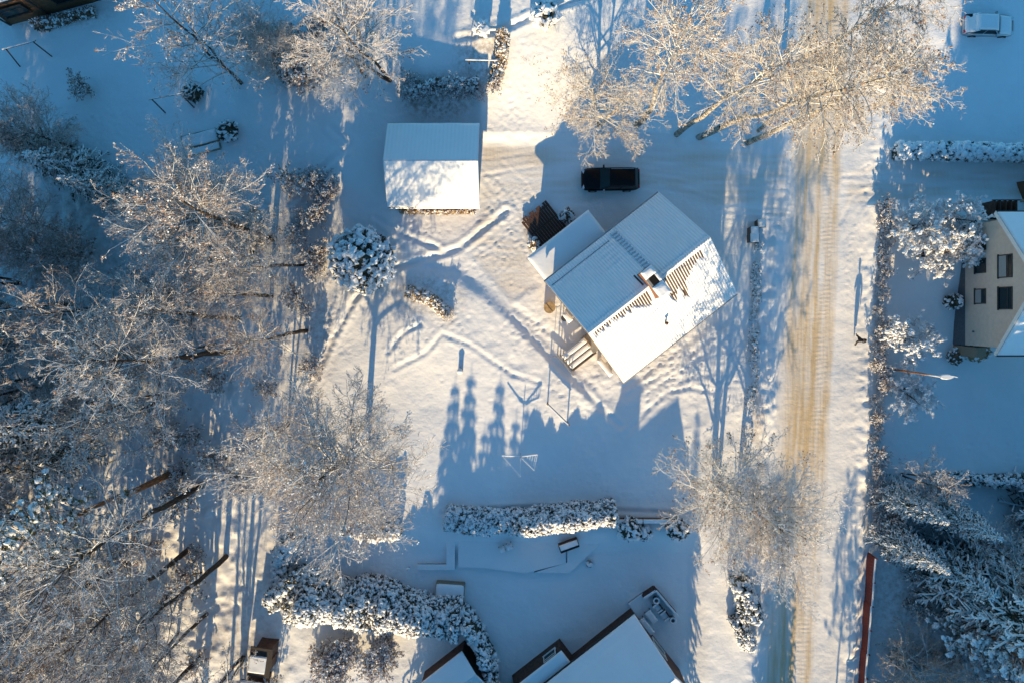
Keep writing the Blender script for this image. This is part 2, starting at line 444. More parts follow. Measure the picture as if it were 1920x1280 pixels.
def build_ground():
    xs, ys = axis(-43.6, 43.6), axis(-29.4, 29.4)
    X, Y = np.meshgrid(xs, ys)
    px, py = 960 + X * S, 640 - Y * S
    h = terr(px, py)
    inn = (np.abs(X) < 43.7) & (np.abs(Y) < 29.5)
    xl, xr = ext(ROADL, py), ext(ROADR, py)
    onroad = (px > xl) & (px < xr)
    s = (px - xl) / (xr - xl)
    drive = inpoly(px, py, DRIVE); side = inpoly(px, py, SIDE)
    dj = pdist(px, py, DRIVE + DRIVE[:1])[0]; sj = pdist(px, py, SIDE + SIDE[:1])[0]
    dw = np.where(drive, sstep(0, 14, dj), 0); sw = np.where(side, sstep(0, 12, sj), 0)
    rw = sstep(-8, 20, np.minimum(px - xl, xr - px) + 8 * vnoise(X, Y, 1.5, 50))
    packed = np.clip(dw + sw + rw, 0, 1)
    forest = sstep(600, 470, px + 60 * vnoise(px, py, 120, 3) * 2) * sstep(290, 420, py)
    # soft undulation, drifts
    h += (vnoise(X, Y, 5, 1) * 0.22 + vnoise(X, Y, 1.7, 2) * 0.06) * (1 - 0.8 * packed)
    h += (vnoise(X, Y, 0.6, 4) * 0.028 + vnoise(X, Y, 0.3, 5) * 0.02) * (1 - 0.75 * packed)
    h += forest * (vnoise(X, Y, 0.9, 6) * 0.22 + vnoise(X, Y, 0.4, 7) * 0.12)
    # trampled yard round the house
    dhouse = np.hypot(px - 1180, py - 590)
    tr = sstep(380, 200, dhouse) * sstep(560, 640, py) * (1 - packed)
    h += tr * (vnoise(X, Y, 0.45, 11) * 0.05)
    tr2 = sstep(250, 120, np.hypot((px - 1260) , (py - 690))) 
    h += tr2 * np.sin(((px * 0.6 + py * 0.8) ) / 9 + vnoise(X, Y, 2, 30) * 5) * 0.022
    # ploughed banks
    for e, off, wd, amp, sd in ((xl, -14, 11, 0.32, 21), (xr, 66, 13, 0.28, 22)):
        q = (px - e - off) / wd
        cut = (1 - np.clip(sstep(0, 30, np.where(drive, dj, 0)) + sstep(0, 10, np.where(side, sj, 0)), 0, 1))
        h += np.exp(-q * q) * amp * (0.6 + 0.8 * vnoise(X, Y, 1.1, sd) + 0.6 * vnoise(X, Y, 0.45, sd + 5)) * cut
    # hedge strip beside the road (left) is lumpy
    strip = sstep(1412, 1424, px) * sstep(1462, 1448, px) * sstep(445, 470, py) * sstep(830, 760, py)
    h += strip * (0.18 + vnoise(X, Y, 0.55, 41) * 0.22 + vnoise(X, Y, 0.32, 42) * 0.12)
    vr = sstep(1596, 1612, px + (py - 600) * 0.05) * sstep(1652, 1636, px + (py - 600) * 0.05)
    h += vr * (vnoise(X, Y, 0.38, 43) * 0.07 + vnoise(X, Y, 0.24, 44) * 0.05)
    # bank along the driveway
    bd = np.abs(py - 266 - 3 * vnoise(X, Y, 2, 9)) / 7
    h += np.exp(-bd ** 2) * 0.12 * sstep(890, 905, px) * (1 - sstep(1330, 1350, px)) * (0.7 + vnoise(X, Y, 0.6, 10))
    # road: streaks along it and the ribbed tread of a plough
    rmask = rw
    str1 = vnoise(px - xl, py * 0.04, 5, 51); str2 = vnoise(px - xl, py * 0.03, 2.2, 52)
    h += rmask * (-0.06 + 0.03 * str1 + 0.02 * str2)
    tx = (px - ext(TREAD, py))
    tb = sstep(13, 9, np.abs(tx))
    h -= rmask * (np.exp(-((tx + 15) / 3) ** 2) + np.exp(-((tx - 14) / 3) ** 2)) * 0.035
    # wheel tracks on driveways
    dirt = 0.0 * h
    tracks = [
        ([(900, 300), (1010, 285), (1160, 290), (1330, 315), (1480, 330)], 3, 0.03), ([(900, 330), (1010, 312), (1080, 306), (1330, 340), (1480, 356)], 3, 0.03),
        ([(1200, 330), (1280, 345), (1350, 368), (1480, 372)], 3, 0.03), ([(1200, 352), (1290, 362), (1350, 382), (1480, 392)], 3, 0.03),
        ([(905, 318), (950, 350), (985, 420), (1000, 480)], 3, 0.025), ([(935, 300), (985, 345), (1010, 400)], 3, 0.025),
        ([(900, 350), (930, 385), (925, 440), (880, 470), (800, 490)], 3, 0.035), ([(910, 340), (945, 385), (942, 445), (890, 482)], 3, 0.03),
        ([(1345, 395), (1480, 402)], 2.5, 0.04), ([(1345, 408), (1480, 412)], 2.5, 0.035), ([(1340, 425), (1480, 436)], 2.5, 0.03),
        ([(1580, 330), (1650, 330), (1920, 338)], 3, 0.035), ([(1580, 364), (1650, 360), (1920, 362)], 3, 0.035), ([(1580, 345), (1700, 348), (1920, 352)], 3, 0.02),
        ([(1575, 420), (1600, 370), (1650, 345)], 3, 0.035), ([(1582, 455), (1612, 390), (1650, 362)], 3, 0.03),
        ([(1165, 730), (1240, 680), (1330, 610), (1360, 560)], 4, 0.04), ([(1180, 742), (1255, 692), (1345, 625), (1385, 570)], 4, 0.05), ([(1205, 740), (1270, 700), (1350, 640)], 3.5, 0.045),
    ]
    for poly, wd, dep in tracks:
        dd, sd, _ = pdist(px, py, poly)
        h += inn * (-dep * np.exp(-(dd / wd) ** 2) + 0.45 * dep * np.exp(-((dd - 2 * wd) / wd) ** 2)) * (0.7 + 0.9 * vnoise(X, Y, 0.5, 61))
    # trodden paths
    paths = [
        ([(580, 730), (618, 645), (662, 565), (712, 508), (778, 492), (862, 465), (950, 395)], 5, 0.15), ([(705, 408), (755, 440), (822, 466)], 4.5, 0.12),
        ([(728, 660), (755, 625), (790, 608)], 4, 0.12), ([(740, 690), (800, 660), (830, 625), (880, 645), (960, 700), (1010, 715)], 4, 0.07),
        ([(1175, 815), (1210, 770), (1250, 735), (1290, 725), (1345, 735)], 4, 0.06), ([(1100, 740), (1160, 800)], 5, 0.07),
        ([(960, 595), (1050, 690), (1110, 742), (1165, 800)], 4, 0.08), ([(830, 960), (900, 955), (1000, 950), (1290, 962)], 4, 0.1),
        ([(620, 240), (660, 270), (600, 320), (545, 380)], 5, 0.14), ([(860, 85), (940, 75), (1010, 45), (1110, 5)], 5, 0.2), ([(1130, 690), (1000, 600), (965, 575)], 5, 0.05),
    ]
    for poly, wd, dep in paths:
        dd, sd, _ = pdist(px, py, poly)
        wob = 0.35 + 1.0 * (vnoise(X, Y, 0.7, 71) + 0.5) + 0.7 * (vnoise(X, Y, 0.3, 72) + .5)
        h += inn * (-dep * np.exp(-(dd / wd) ** 2) * wob * 0.7 + 0.4 * dep * np.exp(-((dd - 2 * wd) / wd) ** 2))
    # clods beside paths
    # footprints
    nx, ny = len(xs), len(ys)
    i0 = np.searchsorted(xs, -43.6); j0 = np.searchsorted(ys, -29.4)
    def stamp(qx, qy, ang, dep=0.13, a=0.17, b=0.10):
        wx, wy = G(qx, qy)
        i = int(round((wx + 43.6) / STEPM)) + i0; j = int(round((wy + 29.4) / STEPM)) + j0
        if i < 5 or j < 5 or i > nx - 6 or j > ny - 6: return
        sl = (slice(j - 4, j + 5), slice(i - 4, i + 5))
        dx, dy = X[sl] - wx, Y[sl] - wy
        u = dx * math.cos(ang) + dy * math.sin(ang); v = -dx * math.sin(ang) + dy * math.cos(ang)
        q = (u / a) ** 2 + (v / b) ** 2
        h[sl] += -dep * np.exp(-q) + dep * 0.35 * np.exp(-(np.sqrt(q) - 1.9) ** 2 * 2)
    trails = [
        [(60, 190), (150, 230), (262, 205)], [(300, 60), (272, 200), (252, 330)], [(1662, 150), (1760, 205), (1905, 160)], [(1690, 700), (1800, 850), (1900, 790)], [(900, 1120), (1010, 1150), (1130, 1085)],
        [(600, 1060), (700, 1075), (800, 1090)], [(520, 250), (560, 300), (640, 330)], [(870, 470), (930, 400), (1000, 335)], [(905, 330), (960, 370), (1000, 440)], [(760, 420), (820, 440), (880, 430)],
        [(1280, 870), (1240, 830), (1180, 800)], [(1000, 560), (960, 530), (930, 470)], [(1150, 700), (1100, 680), (1060, 640)], [(820, 700), (860, 740), (900, 700)], [(1300, 640), (1350, 700), (1390, 800)],
        [(1232, 800), (1248, 840), (1240, 880), (1225, 920), (1195, 935)], [(1195, 935), (1150, 920), (1100, 905), (1040, 900), (960, 912)], [(1232, 790), (1270, 835), (1310, 880)],
        [(1245, 770), (1300, 770), (1380, 755)], [(940, 630), (935, 700), (922, 752), (950, 745)], [(830, 640), (905, 650), (960, 700)], [(700, 600), (760, 595), (800, 580)],
        [(730, 650), (790, 640), (850, 600)], [(795, 610), (770, 660), (735, 690)], [(920, 430), (900, 480), (870, 520)], [(930, 340), (1000, 420), (995, 480), (1020, 530)],
        [(640, 240), (648, 320), (640, 380)], [(486, 160), (482, 300)], [(1085, 840), (1120, 880), (1150, 940)], [(1840, 760), (1880, 820), (1915, 860)], [(1790, 700), (1830, 760), (1860, 830)],
        [(1600, 420), (1592, 500), (1585, 560)],
        [(900, 260), (960, 225), (1010, 170)], [(930, 235), (985, 240)], [(960, 120), (985, 180), (1000, 240)], [(600, 560), (650, 600), (700, 560)], [(585, 620), (640, 660)],
        [(730, 560), (800, 560), (870, 600)], [(1160, 720), (1240, 745), (1330, 700)], [(1200, 760), (1290, 690), (1380, 600)], [(1060, 680), (1120, 715), (1180, 730)],
    ]
    for tr_ in trails:
        for (x1, y1), (x2, y2) in zip(tr_[:-1], tr_[1:]):
            L = math.hypot(x2 - x1, y2 - y1); n = max(1, int(L / 12)); ang = math.atan2(-(y2 - y1), x2 - x1)
            for k in range(n):
                t = (k + rng.uniform(-.2, .2)) / n; sd = (3.0 if k % 2 else -3.0) + rng.normal(0, .8)
                stamp(x1 + (x2 - x1) * t - (y2 - y1) / L * sd, y1 + (y2 - y1) * t + (x2 - x1) / L * sd, ang + rng.normal(0, .3), rng.uniform(.03, .06), .14, .09)
    for (cx, cy, rx, ry, n) in ((1240, 690, 110, 60, 520), (950, 200, 60, 60, 120), (760, 440, 60, 40, 200), (1000, 620, 50, 50, 120), (860, 610, 90, 60, 80), (940, 430, 60, 90, 260), (1370, 640, 45, 130, 160),
                                (1060, 735, 80, 45, 130), (1620, 700, 12, 420, 60), (820, 510, 40, 30, 60), (620, 600, 40, 90, 120), (1000, 110, 60, 60, 90), (960, 40, 130, 50, 100)):
        for _ in range(n):
            stamp(cx + rng.normal(0, .5) * rx, cy + rng.normal(0, .5) * ry, rng.uniform(0, PI), rng.uniform(.015, .045), rng.uniform(.12, .2))
    # dirt
    base = 0.62 + 0.55 * str1 + 0.5 * str2 + 0.25 * vnoise(X, Y, 3, 81)
    prof = 0.45 + 0.55 * sstep(0.02, 0.3, s) - 0.1 * sstep(0.9, 1.0, s)
    prof = prof + 0.5 * np.exp(-((tx + 15) / 4) ** 2) + 0.45 * np.exp(-((tx - 14) / 4) ** 2) - 0.18 * tb
    dirt = rmask * np.clip(base * prof * 1.02, 0, 1)
    sm = vnoise(px * 0.12, py, 6, 82)
    dirt = np.maximum(dirt, dw * (0.16 + 0.3 * sm + 0.2 * vnoise(X, Y, 2.5, 83) + 0.25 * sstep(330, 285, py) * sstep(1100, 920, px)))
    dirt = np.maximum(dirt, sw * (0.2 + 0.35 * sm))
    dirt = np.maximum(dirt, 0.10 * sstep(1660, 1600, px) * sstep(xr - 4, xr + 6, px) * 1.0)
    litter = np.clip(forest * (0.22 + 0.9 * vnoise(X, Y, 4, 91)), 0, 1)
    for cx, cy, rx, ry, a in ((820, 185, 70, 40, .9), (905, 120, 50, 70, .6), (530, 120, 60, 50, .7), (800, 555, 80, 40, .5), (1005, 440, 20, 22, .7), (820, 395, 80, 8, .8), (1415, 620, 9, 170, .8), (1650, 600, 12, 240, .7), (590, 620, 40, 110, .5),
                              (1420, 800, 12, 60, .7), (1780, 1120, 160, 130, .6), (1420, 1150, 30, 60, .4), (90, 30, 120, 25, .5)):
        litter = np.maximum(litter, a * np.exp(-(((px - cx) / rx) ** 2 + ((py - cy) / ry) ** 2) ** 2))
    V = np.stack([X, Y, h], -1).reshape(-1, 3)
    idx = np.arange(nx * ny).reshape(ny, nx)
    F = np.stack([idx[:-1, :-1], idx[:-1, 1:], idx[1:, 1:], idx[1:, :-1]], -1).reshape(-1, 4)
    def c4(a): return (a[:-1, :-1] & a[1:, 1:]).ravel()
    mr = c4(onroad); md = c4(drive) & ~mr; ms = c4(side) & ~mr & ~md
    for name, mk in (('road', mr), ('driveway', md), ('side_driveway', ms), ('ground', ~(mr | md | ms))):
        f = F[mk]; u, inv = np.unique(f, return_inverse=True)
        me = mesh_np(name, V[u], inv.reshape(-1, 4), [M['ground']], smooth=True)
        for an, arr in (('dirt', dirt), ('litter', litter), ('tread', rmask * tb)):
            a = me.attributes.new(an, 'FLOAT', 'POINT'); a.data.foreach_set('value', arr.ravel()[u].astype(np.float32))
        link(name, me, kind='structure')
build_ground()

# ------------------------------------------------------------------ vegetation meshes
def tubes(P0, P1, R0, R1, k=3):
    n = len(P0); dv = P1 - P0
    dv = dv / (np.linalg.norm(dv, axis=1, keepdims=True) + 1e-9)
    ref = np.where(np.abs(dv[:, 2:3]) > 0.9, np.array([[1., 0, 0]]), np.array([[0, 0, 1.]]))
    a = np.cross(dv, ref); a /= np.linalg.norm(a, axis=1, keepdims=True) + 1e-9
    b = np.cross(dv, a)
    q = 2 * PI * np.arange(k) / k + 0.5
    off = a[:, None, :] * np.cos(q)[None, :, None] + b[:, None, :] * np.sin(q)[None, :, None]
    v = np.stack([P0[:, None] + off * R0[:, None, None], P1[:, None] + off * R1[:, None, None]], 1).reshape(-1, 3)
    bs = (np.arange(n) * 2 * k)[:, None]
    j = np.arange(k)[None, :]; j2 = (j + 1) % k
    f = np.stack([bs + j, bs + j2, bs + k + j2, bs + k + j], -1).reshape(-1, 4)
    return v, f

def join(parts):
    vs, fs, o = [], [], 0
    for v, f in parts:
        vs.append(v); fs.append(f + o); o += len(v)
    return np.concatenate(vs), fs

def norm(a): return a / (np.linalg.norm(a, axis=-1, keepdims=True) + 1e-9)

def spawn(par, plen, m, t0, ang, lfrac, nseg, wig, trop, flat=0.5, r=None, tshape=0.7):
    """par (n,k+1,3) -> children (n*m,nseg+1,3)"""
    r = r or rng
    n, k1, _ = par.shape; k = k1 - 1
    t = t0 + (1 - t0) * (np.arange(m)[None] + r.uniform(0, 1, (n, m))) / m
    t = np.clip(t, 0, 0.999)
    s = t * k; i = np.minimum(s.astype(int), k - 1); fr = (s - i)[..., None]
    ii = np.arange(n)[:, None]
    p = par[ii, i] * (1 - fr) + par[ii, i + 1] * fr
    tan = norm(par[ii, i + 1] - par[ii, i])
    rv = r.normal(0, 1, (n, m, 3)); rv[..., 2] *= flat
    perp = norm(rv - (rv * tan).sum(-1, keepdims=True) * tan)
    an = ang * r.uniform(0.7, 1.3, (n, m, 1))
    dr = tan * np.cos(an) + perp * np.sin(an)
    L = plen[:, None] * lfrac * (1 - tshape * t) * r.uniform(0.6, 1.3, (n, m))
    p = p.reshape(-1, 3); dr = norm(dr.reshape(-1, 3)); L = L.ravel()
    pts = [p]
    for q in range(nseg):
        dr = norm(dr + r.normal(0, wig, dr.shape) + np.array([0, 0, trop]))
        pts.append(pts[-1] + dr * (L / nseg)[:, None])
    return np.stack(pts, 1), L

def segs(pl, r0, r1):
    n, k1, _ = pl.shape; k = k1 - 1
    t = np.linspace(0, 1, k1)
    r0 = np.broadcast_to(np.asarray(r0, float), (n,)); r1 = np.broadcast_to(np.asarray(r1, float), (n,))
    R = r0[:, None] * (1 - t) + r1[:, None] * t
    return pl[:, :-1].reshape(-1, 3), pl[:, 1:].reshape(-1, 3), R[:, :-1].ravel(), R[:, 1:].ravel()

def bits(pts, size, seed=0):
    """little irregular tetrahedra"""
    r = np.random.default_rng(seed); n = len(pts)
    b = np.array([[1, 1, 1], [1, -1, -1], [-1, 1, -1], [-1, -1, 1.]]) * 0.6
    sc_ = size * r.uniform(0.5, 1.4, (n, 1, 1)); v = pts[:, None] + (b[None] + r.normal(0, 0.35, (n, 4, 3))) * sc_
    f = np.array([[0, 1, 2], [0, 3, 1], [0, 2, 3], [1, 3, 2]])
    return v.reshape(-1, 3), (np.arange(n)[:, None, None] * 4 + f[None]).reshape(-1, 3)

def tree_meshes(name, Ht, R, seed, nb=40, m2=8, m3=7, m4=4, base=0.3, up=0.9, tr=0.22, bark='dark', twig='twig', stems=1, spread=0.12, trop=0.05, tw=0.013, frostn=0.25, leafn=0.0, fsize=0.05, droop=-0.03, wig=0.16):
    r = np.random.default_rng(seed)
    st = []
    for s in range(stems):
        a = r.uniform(0, 2 * PI); ln = spread * (1 if stems > 1 else 0.3)
        k = 10; z = np.linspace(0, Ht, k + 1) * (1 if s == 0 else r.uniform(0.75, 0.98))
        wv = np.cumsum(r.normal(0, Ht * 0.006, (k + 1, 2)), 0); wv[0] = 0
        q = np.linspace(0, 1, k + 1)
        x = np.cos(a) * (ln * Ht * q + (0.12 * (stems > 1))) + wv[:, 0]; y = np.sin(a) * (ln * Ht * q + (0.12 * (stems > 1))) + wv[:, 1]
        z[0] = -0.25
        st.append(np.stack([x, y, z], 1))
    st = np.stack(st)                                    # (stems, 11, 3)
    tl = np.full(stems, float(Ht))
    # main branches
    pb = []; pl = []; pr = []
    per = nb // stems
    for s in range(stems):
        for b in range(per):
            t = base + (0.97 - base) * ((b + r.uniform(0, 1)) / per) ** 0.9
            i = min(int(t * 10), 9); f = t * 10 - i
            p = st[s, i] * (1 - f) + st[s, i + 1] * f
            az = b * 2.39996 + r.normal(0, 0.35) + s
            sh = math.sin(PI * min(1, max(0.06, (t - base) / (1 - base) * 0.86 + 0.16))) ** 0.7
            L = R * sh * r.uniform(0.75, 1.2)
            el = up * (0.35 + 0.75 * t) * r.uniform(0.7, 1.2)
            dr = np.array([math.cos(az) * math.cos(el), math.sin(az) * math.cos(el), math.sin(el)])
            L = L / max(0.45, math.cos(el))
            pts = [p]
            for q in range(7):
                dr = dr + r.normal(0, wig * 0.8, 3) + np.array([0, 0, droop * q * 0.6])
                dr /= np.linalg.norm(dr); pts.append(pts[-1] + dr * L / 7)
            pb.append(pts); pl.append(L); pr.append(max(0.02, tr * (1 - t) * 0.42 + 0.02))
    pb = np.array(pb); pl = np.array(pl); pr = np.array(pr)
    s2, l2 = spawn(pb, pl, m2, 0.18, 0.75, 0.55, 5, wig, trop * 0.5 + droop * .5, 0.6, r)
    s3, l3 = spawn(s2, l2, m3, 0.15, 0.7, 0.55, 3, wig, trop * 0.5 + droop, 0.7, r)
    s4, l4 = spawn(s3, l3, m4, 0.15, 0.65, 0.7, 2, wig * 1.2, droop * 1.5, 0.8, r)
    # leader tips
    P0, P1, A, B = segs(st, tr, 0.02)
    trunk = tubes(P0, P1, A, B, 8)
    # root flare
    bv = join([tubes(*segs(pb, pr, 0.012 + 0 * pr), 5), tubes(*segs(s2, 0.020, 0.008), 4)])
    tv = join([tubes(*segs(s3, tw * 1.15, tw * 0.8), 3), tubes(*segs(s4, tw, tw * 0.5), 3)])
    tips = np.concatenate([s4[:, 2], s4[:, 1]])
    out = [('trunk', mesh_np(name + '_trunk', trunk[0], trunk[1], [M[bark]], smooth=True), None),
           ('limbs', mesh_np(name + '_limbs', bv[0], bv[1], [M[bark]], smooth=True), None),
           ('crown', mesh_np(name + '_crown', tv[0], tv[1], [M[twig]]), 'stuff')]
    nf = int(len(tips) * frostn)
    if nf:
        sel = r.choice(len(tips), nf, replace=False); v, f = bits(tips[sel], fsize, seed)
        out.append(('frost', mesh_np(name + '_frost', v, f, [M['frost']]), 'stuff'))
    nl = int(len(tips) * leafn)
    if nl:
        sel = r.choice(len(tips), nl, replace=False); v, f = bits(tips[sel], 0.05, seed + 1)
        out.append(('catkins', mesh_np(name + '_catkins', v, f, [M['leaf']]), 'stuff'))
    return out

def place(meshes, name, label, cat, loc, rot=(0, 0, 0), scale=1, group=None, frost=0.8):
    o = thing(name, label, cat, loc, rot=rot, group=group, scale=scale)
    for n, me, kind in meshes:
        c = link(n, me, o)
        c.color = (frost, 0, 0, 1)
        if kind: c['kind'] = kind
    return o

T_round = tree_meshes('round', 12.5, 5.4, 1, nb=66, m2=10, m3=8, m4=4, base=0.18, up=1.0, tr=0.24, stems=1, frostn=0.16, tw=0.011, fsize=0.04, trop=0.06)
T_maple = tree_meshes('maple', 10.5, 4.8, 2, nb=46, m2=9, m3=7, m4=4, base=0.12, up=0.85, tr=0.18, bark='birch', twig='twigp', stems=3, spread=0.12, frostn=0.08, leafn=0.08, tw=0.0085, fsize=0.035)
T_birch = tree_meshes('birch', 21, 3.7, 3, nb=44, m2=9, m3=7, m4=4, base=0.48, up=0.75, tr=0.27, bark='birch', twig='twigp', frostn=0.05, leafn=0.05, droop=-0.05, tw=0.0068, fsize=0.03)
T_birch2 = tree_meshes('birch2', 19, 3.6, 4, nb=42, m2=9, m3=7, m4=4, base=0.48, up=0.75, tr=0.25, bark='birch', twig='twigp', frostn=0.05, leafn=0.05, droop=-0.05, tw=0.0068, fsize=0.03)
T_wood = tree_meshes('wood', 17, 3.8, 5, nb=34, m2=7, m3=7, m4=4, base=0.48, up=0.9, tr=0.25, frostn=0.10, leafn=0.04, tw=0.0085, fsize=0.035)
T_wood2 = tree_meshes('wood2', 14, 4.2, 6, nb=36, m2=7, m3=6, m4=4, base=0.28, up=0.7, tr=0.15, stems=2, spread=0.14, frostn=0.10, leafn=0.04, tw=0.0085, fsize=0.035)
T_apple = tree_meshes('apple', 3.6, 2.0, 7, nb=26, m2=7, m3=5, m4=3, base=0.25, up=0.6, tr=0.10, stems=2, spread=0.2, frostn=1.0, fsize=0.065, tw=0.016, wig=0.25)
T_shrub = tree_meshes('shrub', 1.9, 0.85, 8, nb=30, m2=6, m3=5, m4=3, base=0.08, up=1.0, tr=0.035, stems=6, spread=0.3, frostn=0.25, leafn=0.10, fsize=0.05, tw=0.010)

# blobs -------------------------------------------------------------
def ico(sub):
    bm = bmesh.new(); bmesh.ops.create_icosphere(bm, subdivisions=sub, radius=1)
    v = np.array([q.co[:] for q in bm.verts]); f = np.array([[a.index for a in p.verts] for p in bm.faces]); bm.free(); return v, f
ICO_V, ICO_F = ico(2)
ICO1_V, ICO1_F = ico(1)
def blobs(pts, size, seed=0, squash=0.7, spike=0.35, sub=1):
    r = np.random.default_rng(seed); n = len(pts)
    bv, bf = (ICO_V, ICO_F) if sub == 2 else (ICO1_V, ICO1_F)
    K = len(bv)
    rad = 1 + r.normal(0, spike, (n, K))
    v = bv[None] * np.clip(rad, 0.35, 1.9)[..., None]
    v = v * np.array([1, 1, squash]) * (1 + r.normal(0, 0.25, (n, 1, 3)))
    a = r.uniform(0, 2 * PI, n); c, s = np.cos(a)[:, None], np.sin(a)[:, None]
    x = v[..., 0] * c - v[..., 1] * s; y = v[..., 0] * s + v[..., 1] * c
    v = np.stack([x, y, v[..., 2]], -1) * np.asarray(size).reshape(-1, 1, 1) + pts[:, None]
    return v.reshape(-1, 3), (np.arange(n)[:, None, None] * K + bf[None]).reshape(-1, 3)

def leaves(pts, size, seed=0):
    """small folded leaf sprays, two triangles each with a crease"""
    r = np.random.default_rng(seed); n = len(pts)
    a = norm(r.normal(0, 1, (n, 3))); b = norm(np.cross(a, r.normal(0, 1, (n, 3)))); c = np.cross(a, b)
    s = (size * r.uniform(0.5, 1.4, n))[:, None]
    v = np.stack([pts - a * s, pts + b * s * 0.45 + c * s * .15, pts + a * s, pts - b * s * 0.45 + c * s * .15], 1)
    f = np.array([[0, 1, 2], [0, 2, 3]])
    return v.reshape(-1, 3), (np.arange(n)[:, None, None] * 4 + f[None]).reshape(-1, 3)

def hedge(label, pts, wid, ht, nblob, size=0.2, seed=0, fol='fol', top_only=False, base_dz=0.0, cat='hedge', name='hedge', group=None, nleaf=None, rough=0.25, spike=0.35, cover=1.0, sub=1, hprof=None, core=True, dome=True, gap=None):
    hprof = hprof or (lambda t: 1 + 0 * t)
    """hedge along ground-pixel points"""
    r = np.random.default_rng(seed)
    P_ = [np.array(G(*p)) for p in pts]
    o3 = GP(*pts[0])
    seg = [np.linalg.norm(b - a) for a, b in zip(P_[:-1], P_[1:])]; tot = sum(seg); cum = np.concatenate([[0], np.cumsum(seg)])
    P_ = np.array(P_)
    def at(s):
        s = np.clip(s, 0, tot - 1e-6); i = np.clip(np.searchsorted(cum, s, side='right') - 1, 0, len(seg) - 1)
        t = (s - cum[i]) / np.array(seg)[i]
        p = P_[i] * (1 - t[:, None]) + P_[i + 1] * t[:, None]; dv = norm(P_[i + 1] - P_[i])
        return p, np.stack([-dv[:, 1], dv[:, 0]], 1)
    def surf(n, inset=0.0, top=0.5):
        s = r.uniform(-0.3, tot + 0.3, n)
        sc_ = np.clip(s, 0, tot); p, nr = at(sc_)
        endf = np.clip(1 - np.abs(s - sc_) / 0.3, 0.2, 1)
        hh = ht * hprof(np.clip(s / tot, 0, 1)) * (1 + rough * 2 * vnoise(s, 0 * s, 1.3, seed + 3) + rough * vnoise(s, 0 * s, .5, seed + 4)) ; ww = wid / 2 * (1 + rough * 2 * vnoise(s, 0 * s + 9, 1.1, seed + 5)) * endf
        istop = r.uniform(0, 1, n) < top
        q = r.uniform(-1, 1, n)
        lat = np.where(istop, q, np.sign(q) * (1 - r.uniform(0, 0.12, n))) * ww
        zz = np.where(istop, np.sqrt(1 - .75 * q * q) if dome else 1 - 0.25 * np.abs(q) ** 3, r.uniform(0.08, 0.55 if dome else 0.95, n)) * hh - inset
        lat = lat * (1 - inset * 0.5)
        gx, gy = p[:, 0] + nr[:, 0] * lat, p[:, 1] + nr[:, 1] * lat
        g = terr(960 + gx * S, 640 - gy * S)
        return np.stack([gx - o3.x, gy - o3.y, g + zz - o3.z + base_dz], 1), istop
    root = thing(name, label, cat, o3, group=group)
    # core
    n = max(6, int(tot / 0.35)); s = np.linspace(0, tot, n); p, nr = at(s)
    hh = ht * hprof(s / tot) * (1 + rough * 2 * vnoise(s, 0 * s, 1.3, seed + 3)) * 0.86; ww = wid / 2 * (1 + rough * 2 * vnoise(s, 0 * s + 9, 1.1, seed + 5)) * 0.8
    prof = [(-1, 0), (-1.0, .5), (-.8, .74), (-.4, .93), (.4, .93), (.8, .74), (1., .5), (1, 0)]
    g = terr(960 + p[:, 0] * S, 640 - p[:, 1] * S); vs = []
    for a, b in prof:
        jit = r.normal(0, 0.05, (n, 3))
        vs.append(np.stack([p[:, 0] + nr[:, 0] * a * ww - o3.x, p[:, 1] + nr[:, 1] * a * ww - o3.y, g + hh * b - 0.05 - o3.z + base_dz], 1) + jit)
    V = np.stack(vs, 1).reshape(-1, 3); K = len(prof)
    F = np.array([[i * K + j, i * K + j + 1, (i + 1) * K + j + 1, (i + 1) * K + j] for i in range(n - 1) for j in range(K - 1)])
    E = [list(range(K))[::-1], [(n - 1) * K + j for j in range(K)]]
    lp, _ = surf(nleaf or nblob * 5, 0.02, 0.5)
    if gap is not None: lp = lp[vnoise(lp[:, 0], lp[:, 1], 1.1, seed) > gap]
    lv, lf = leaves(lp, 0.16 if core else 0.09, seed)
    v2 = np.concatenate([V, lv]); f2 = [F, np.array(E), lf + len(V)] if core else [lf + len(V)]
    nf_ = (len(F) + 2) if core else 0
    mi_ = np.concatenate([np.zeros(nf_), np.repeat((r.uniform(0, 1, len(lp)) < .45), 2)]).astype(int)
    link('foliage', mesh_np('foliage', v2, f2, [M[fol], M['frost']], mi_), root, kind='stuff')
    bp, istop = surf(nblob, 0.0, 0.55)
    if gap is not None:
        gk = vnoise(bp[:, 0], bp[:, 1], 1.1, seed) > gap; bp, istop = bp[gk], istop[gk]
    keep = r.uniform(0, 1, len(bp)) < np.where(istop, 1, 0.75) * cover
    bp = bp[keep]
    v, f = blobs(bp, size * r.uniform(0.5, 1.3, len(bp)), seed, 0.7, spike * (.75 if sub == 2 else 1), sub)
    link('snow_cover', mesh_np('snow_cover', v, f, [M['snow']], smooth=True), root, kind='stuff')
    return root

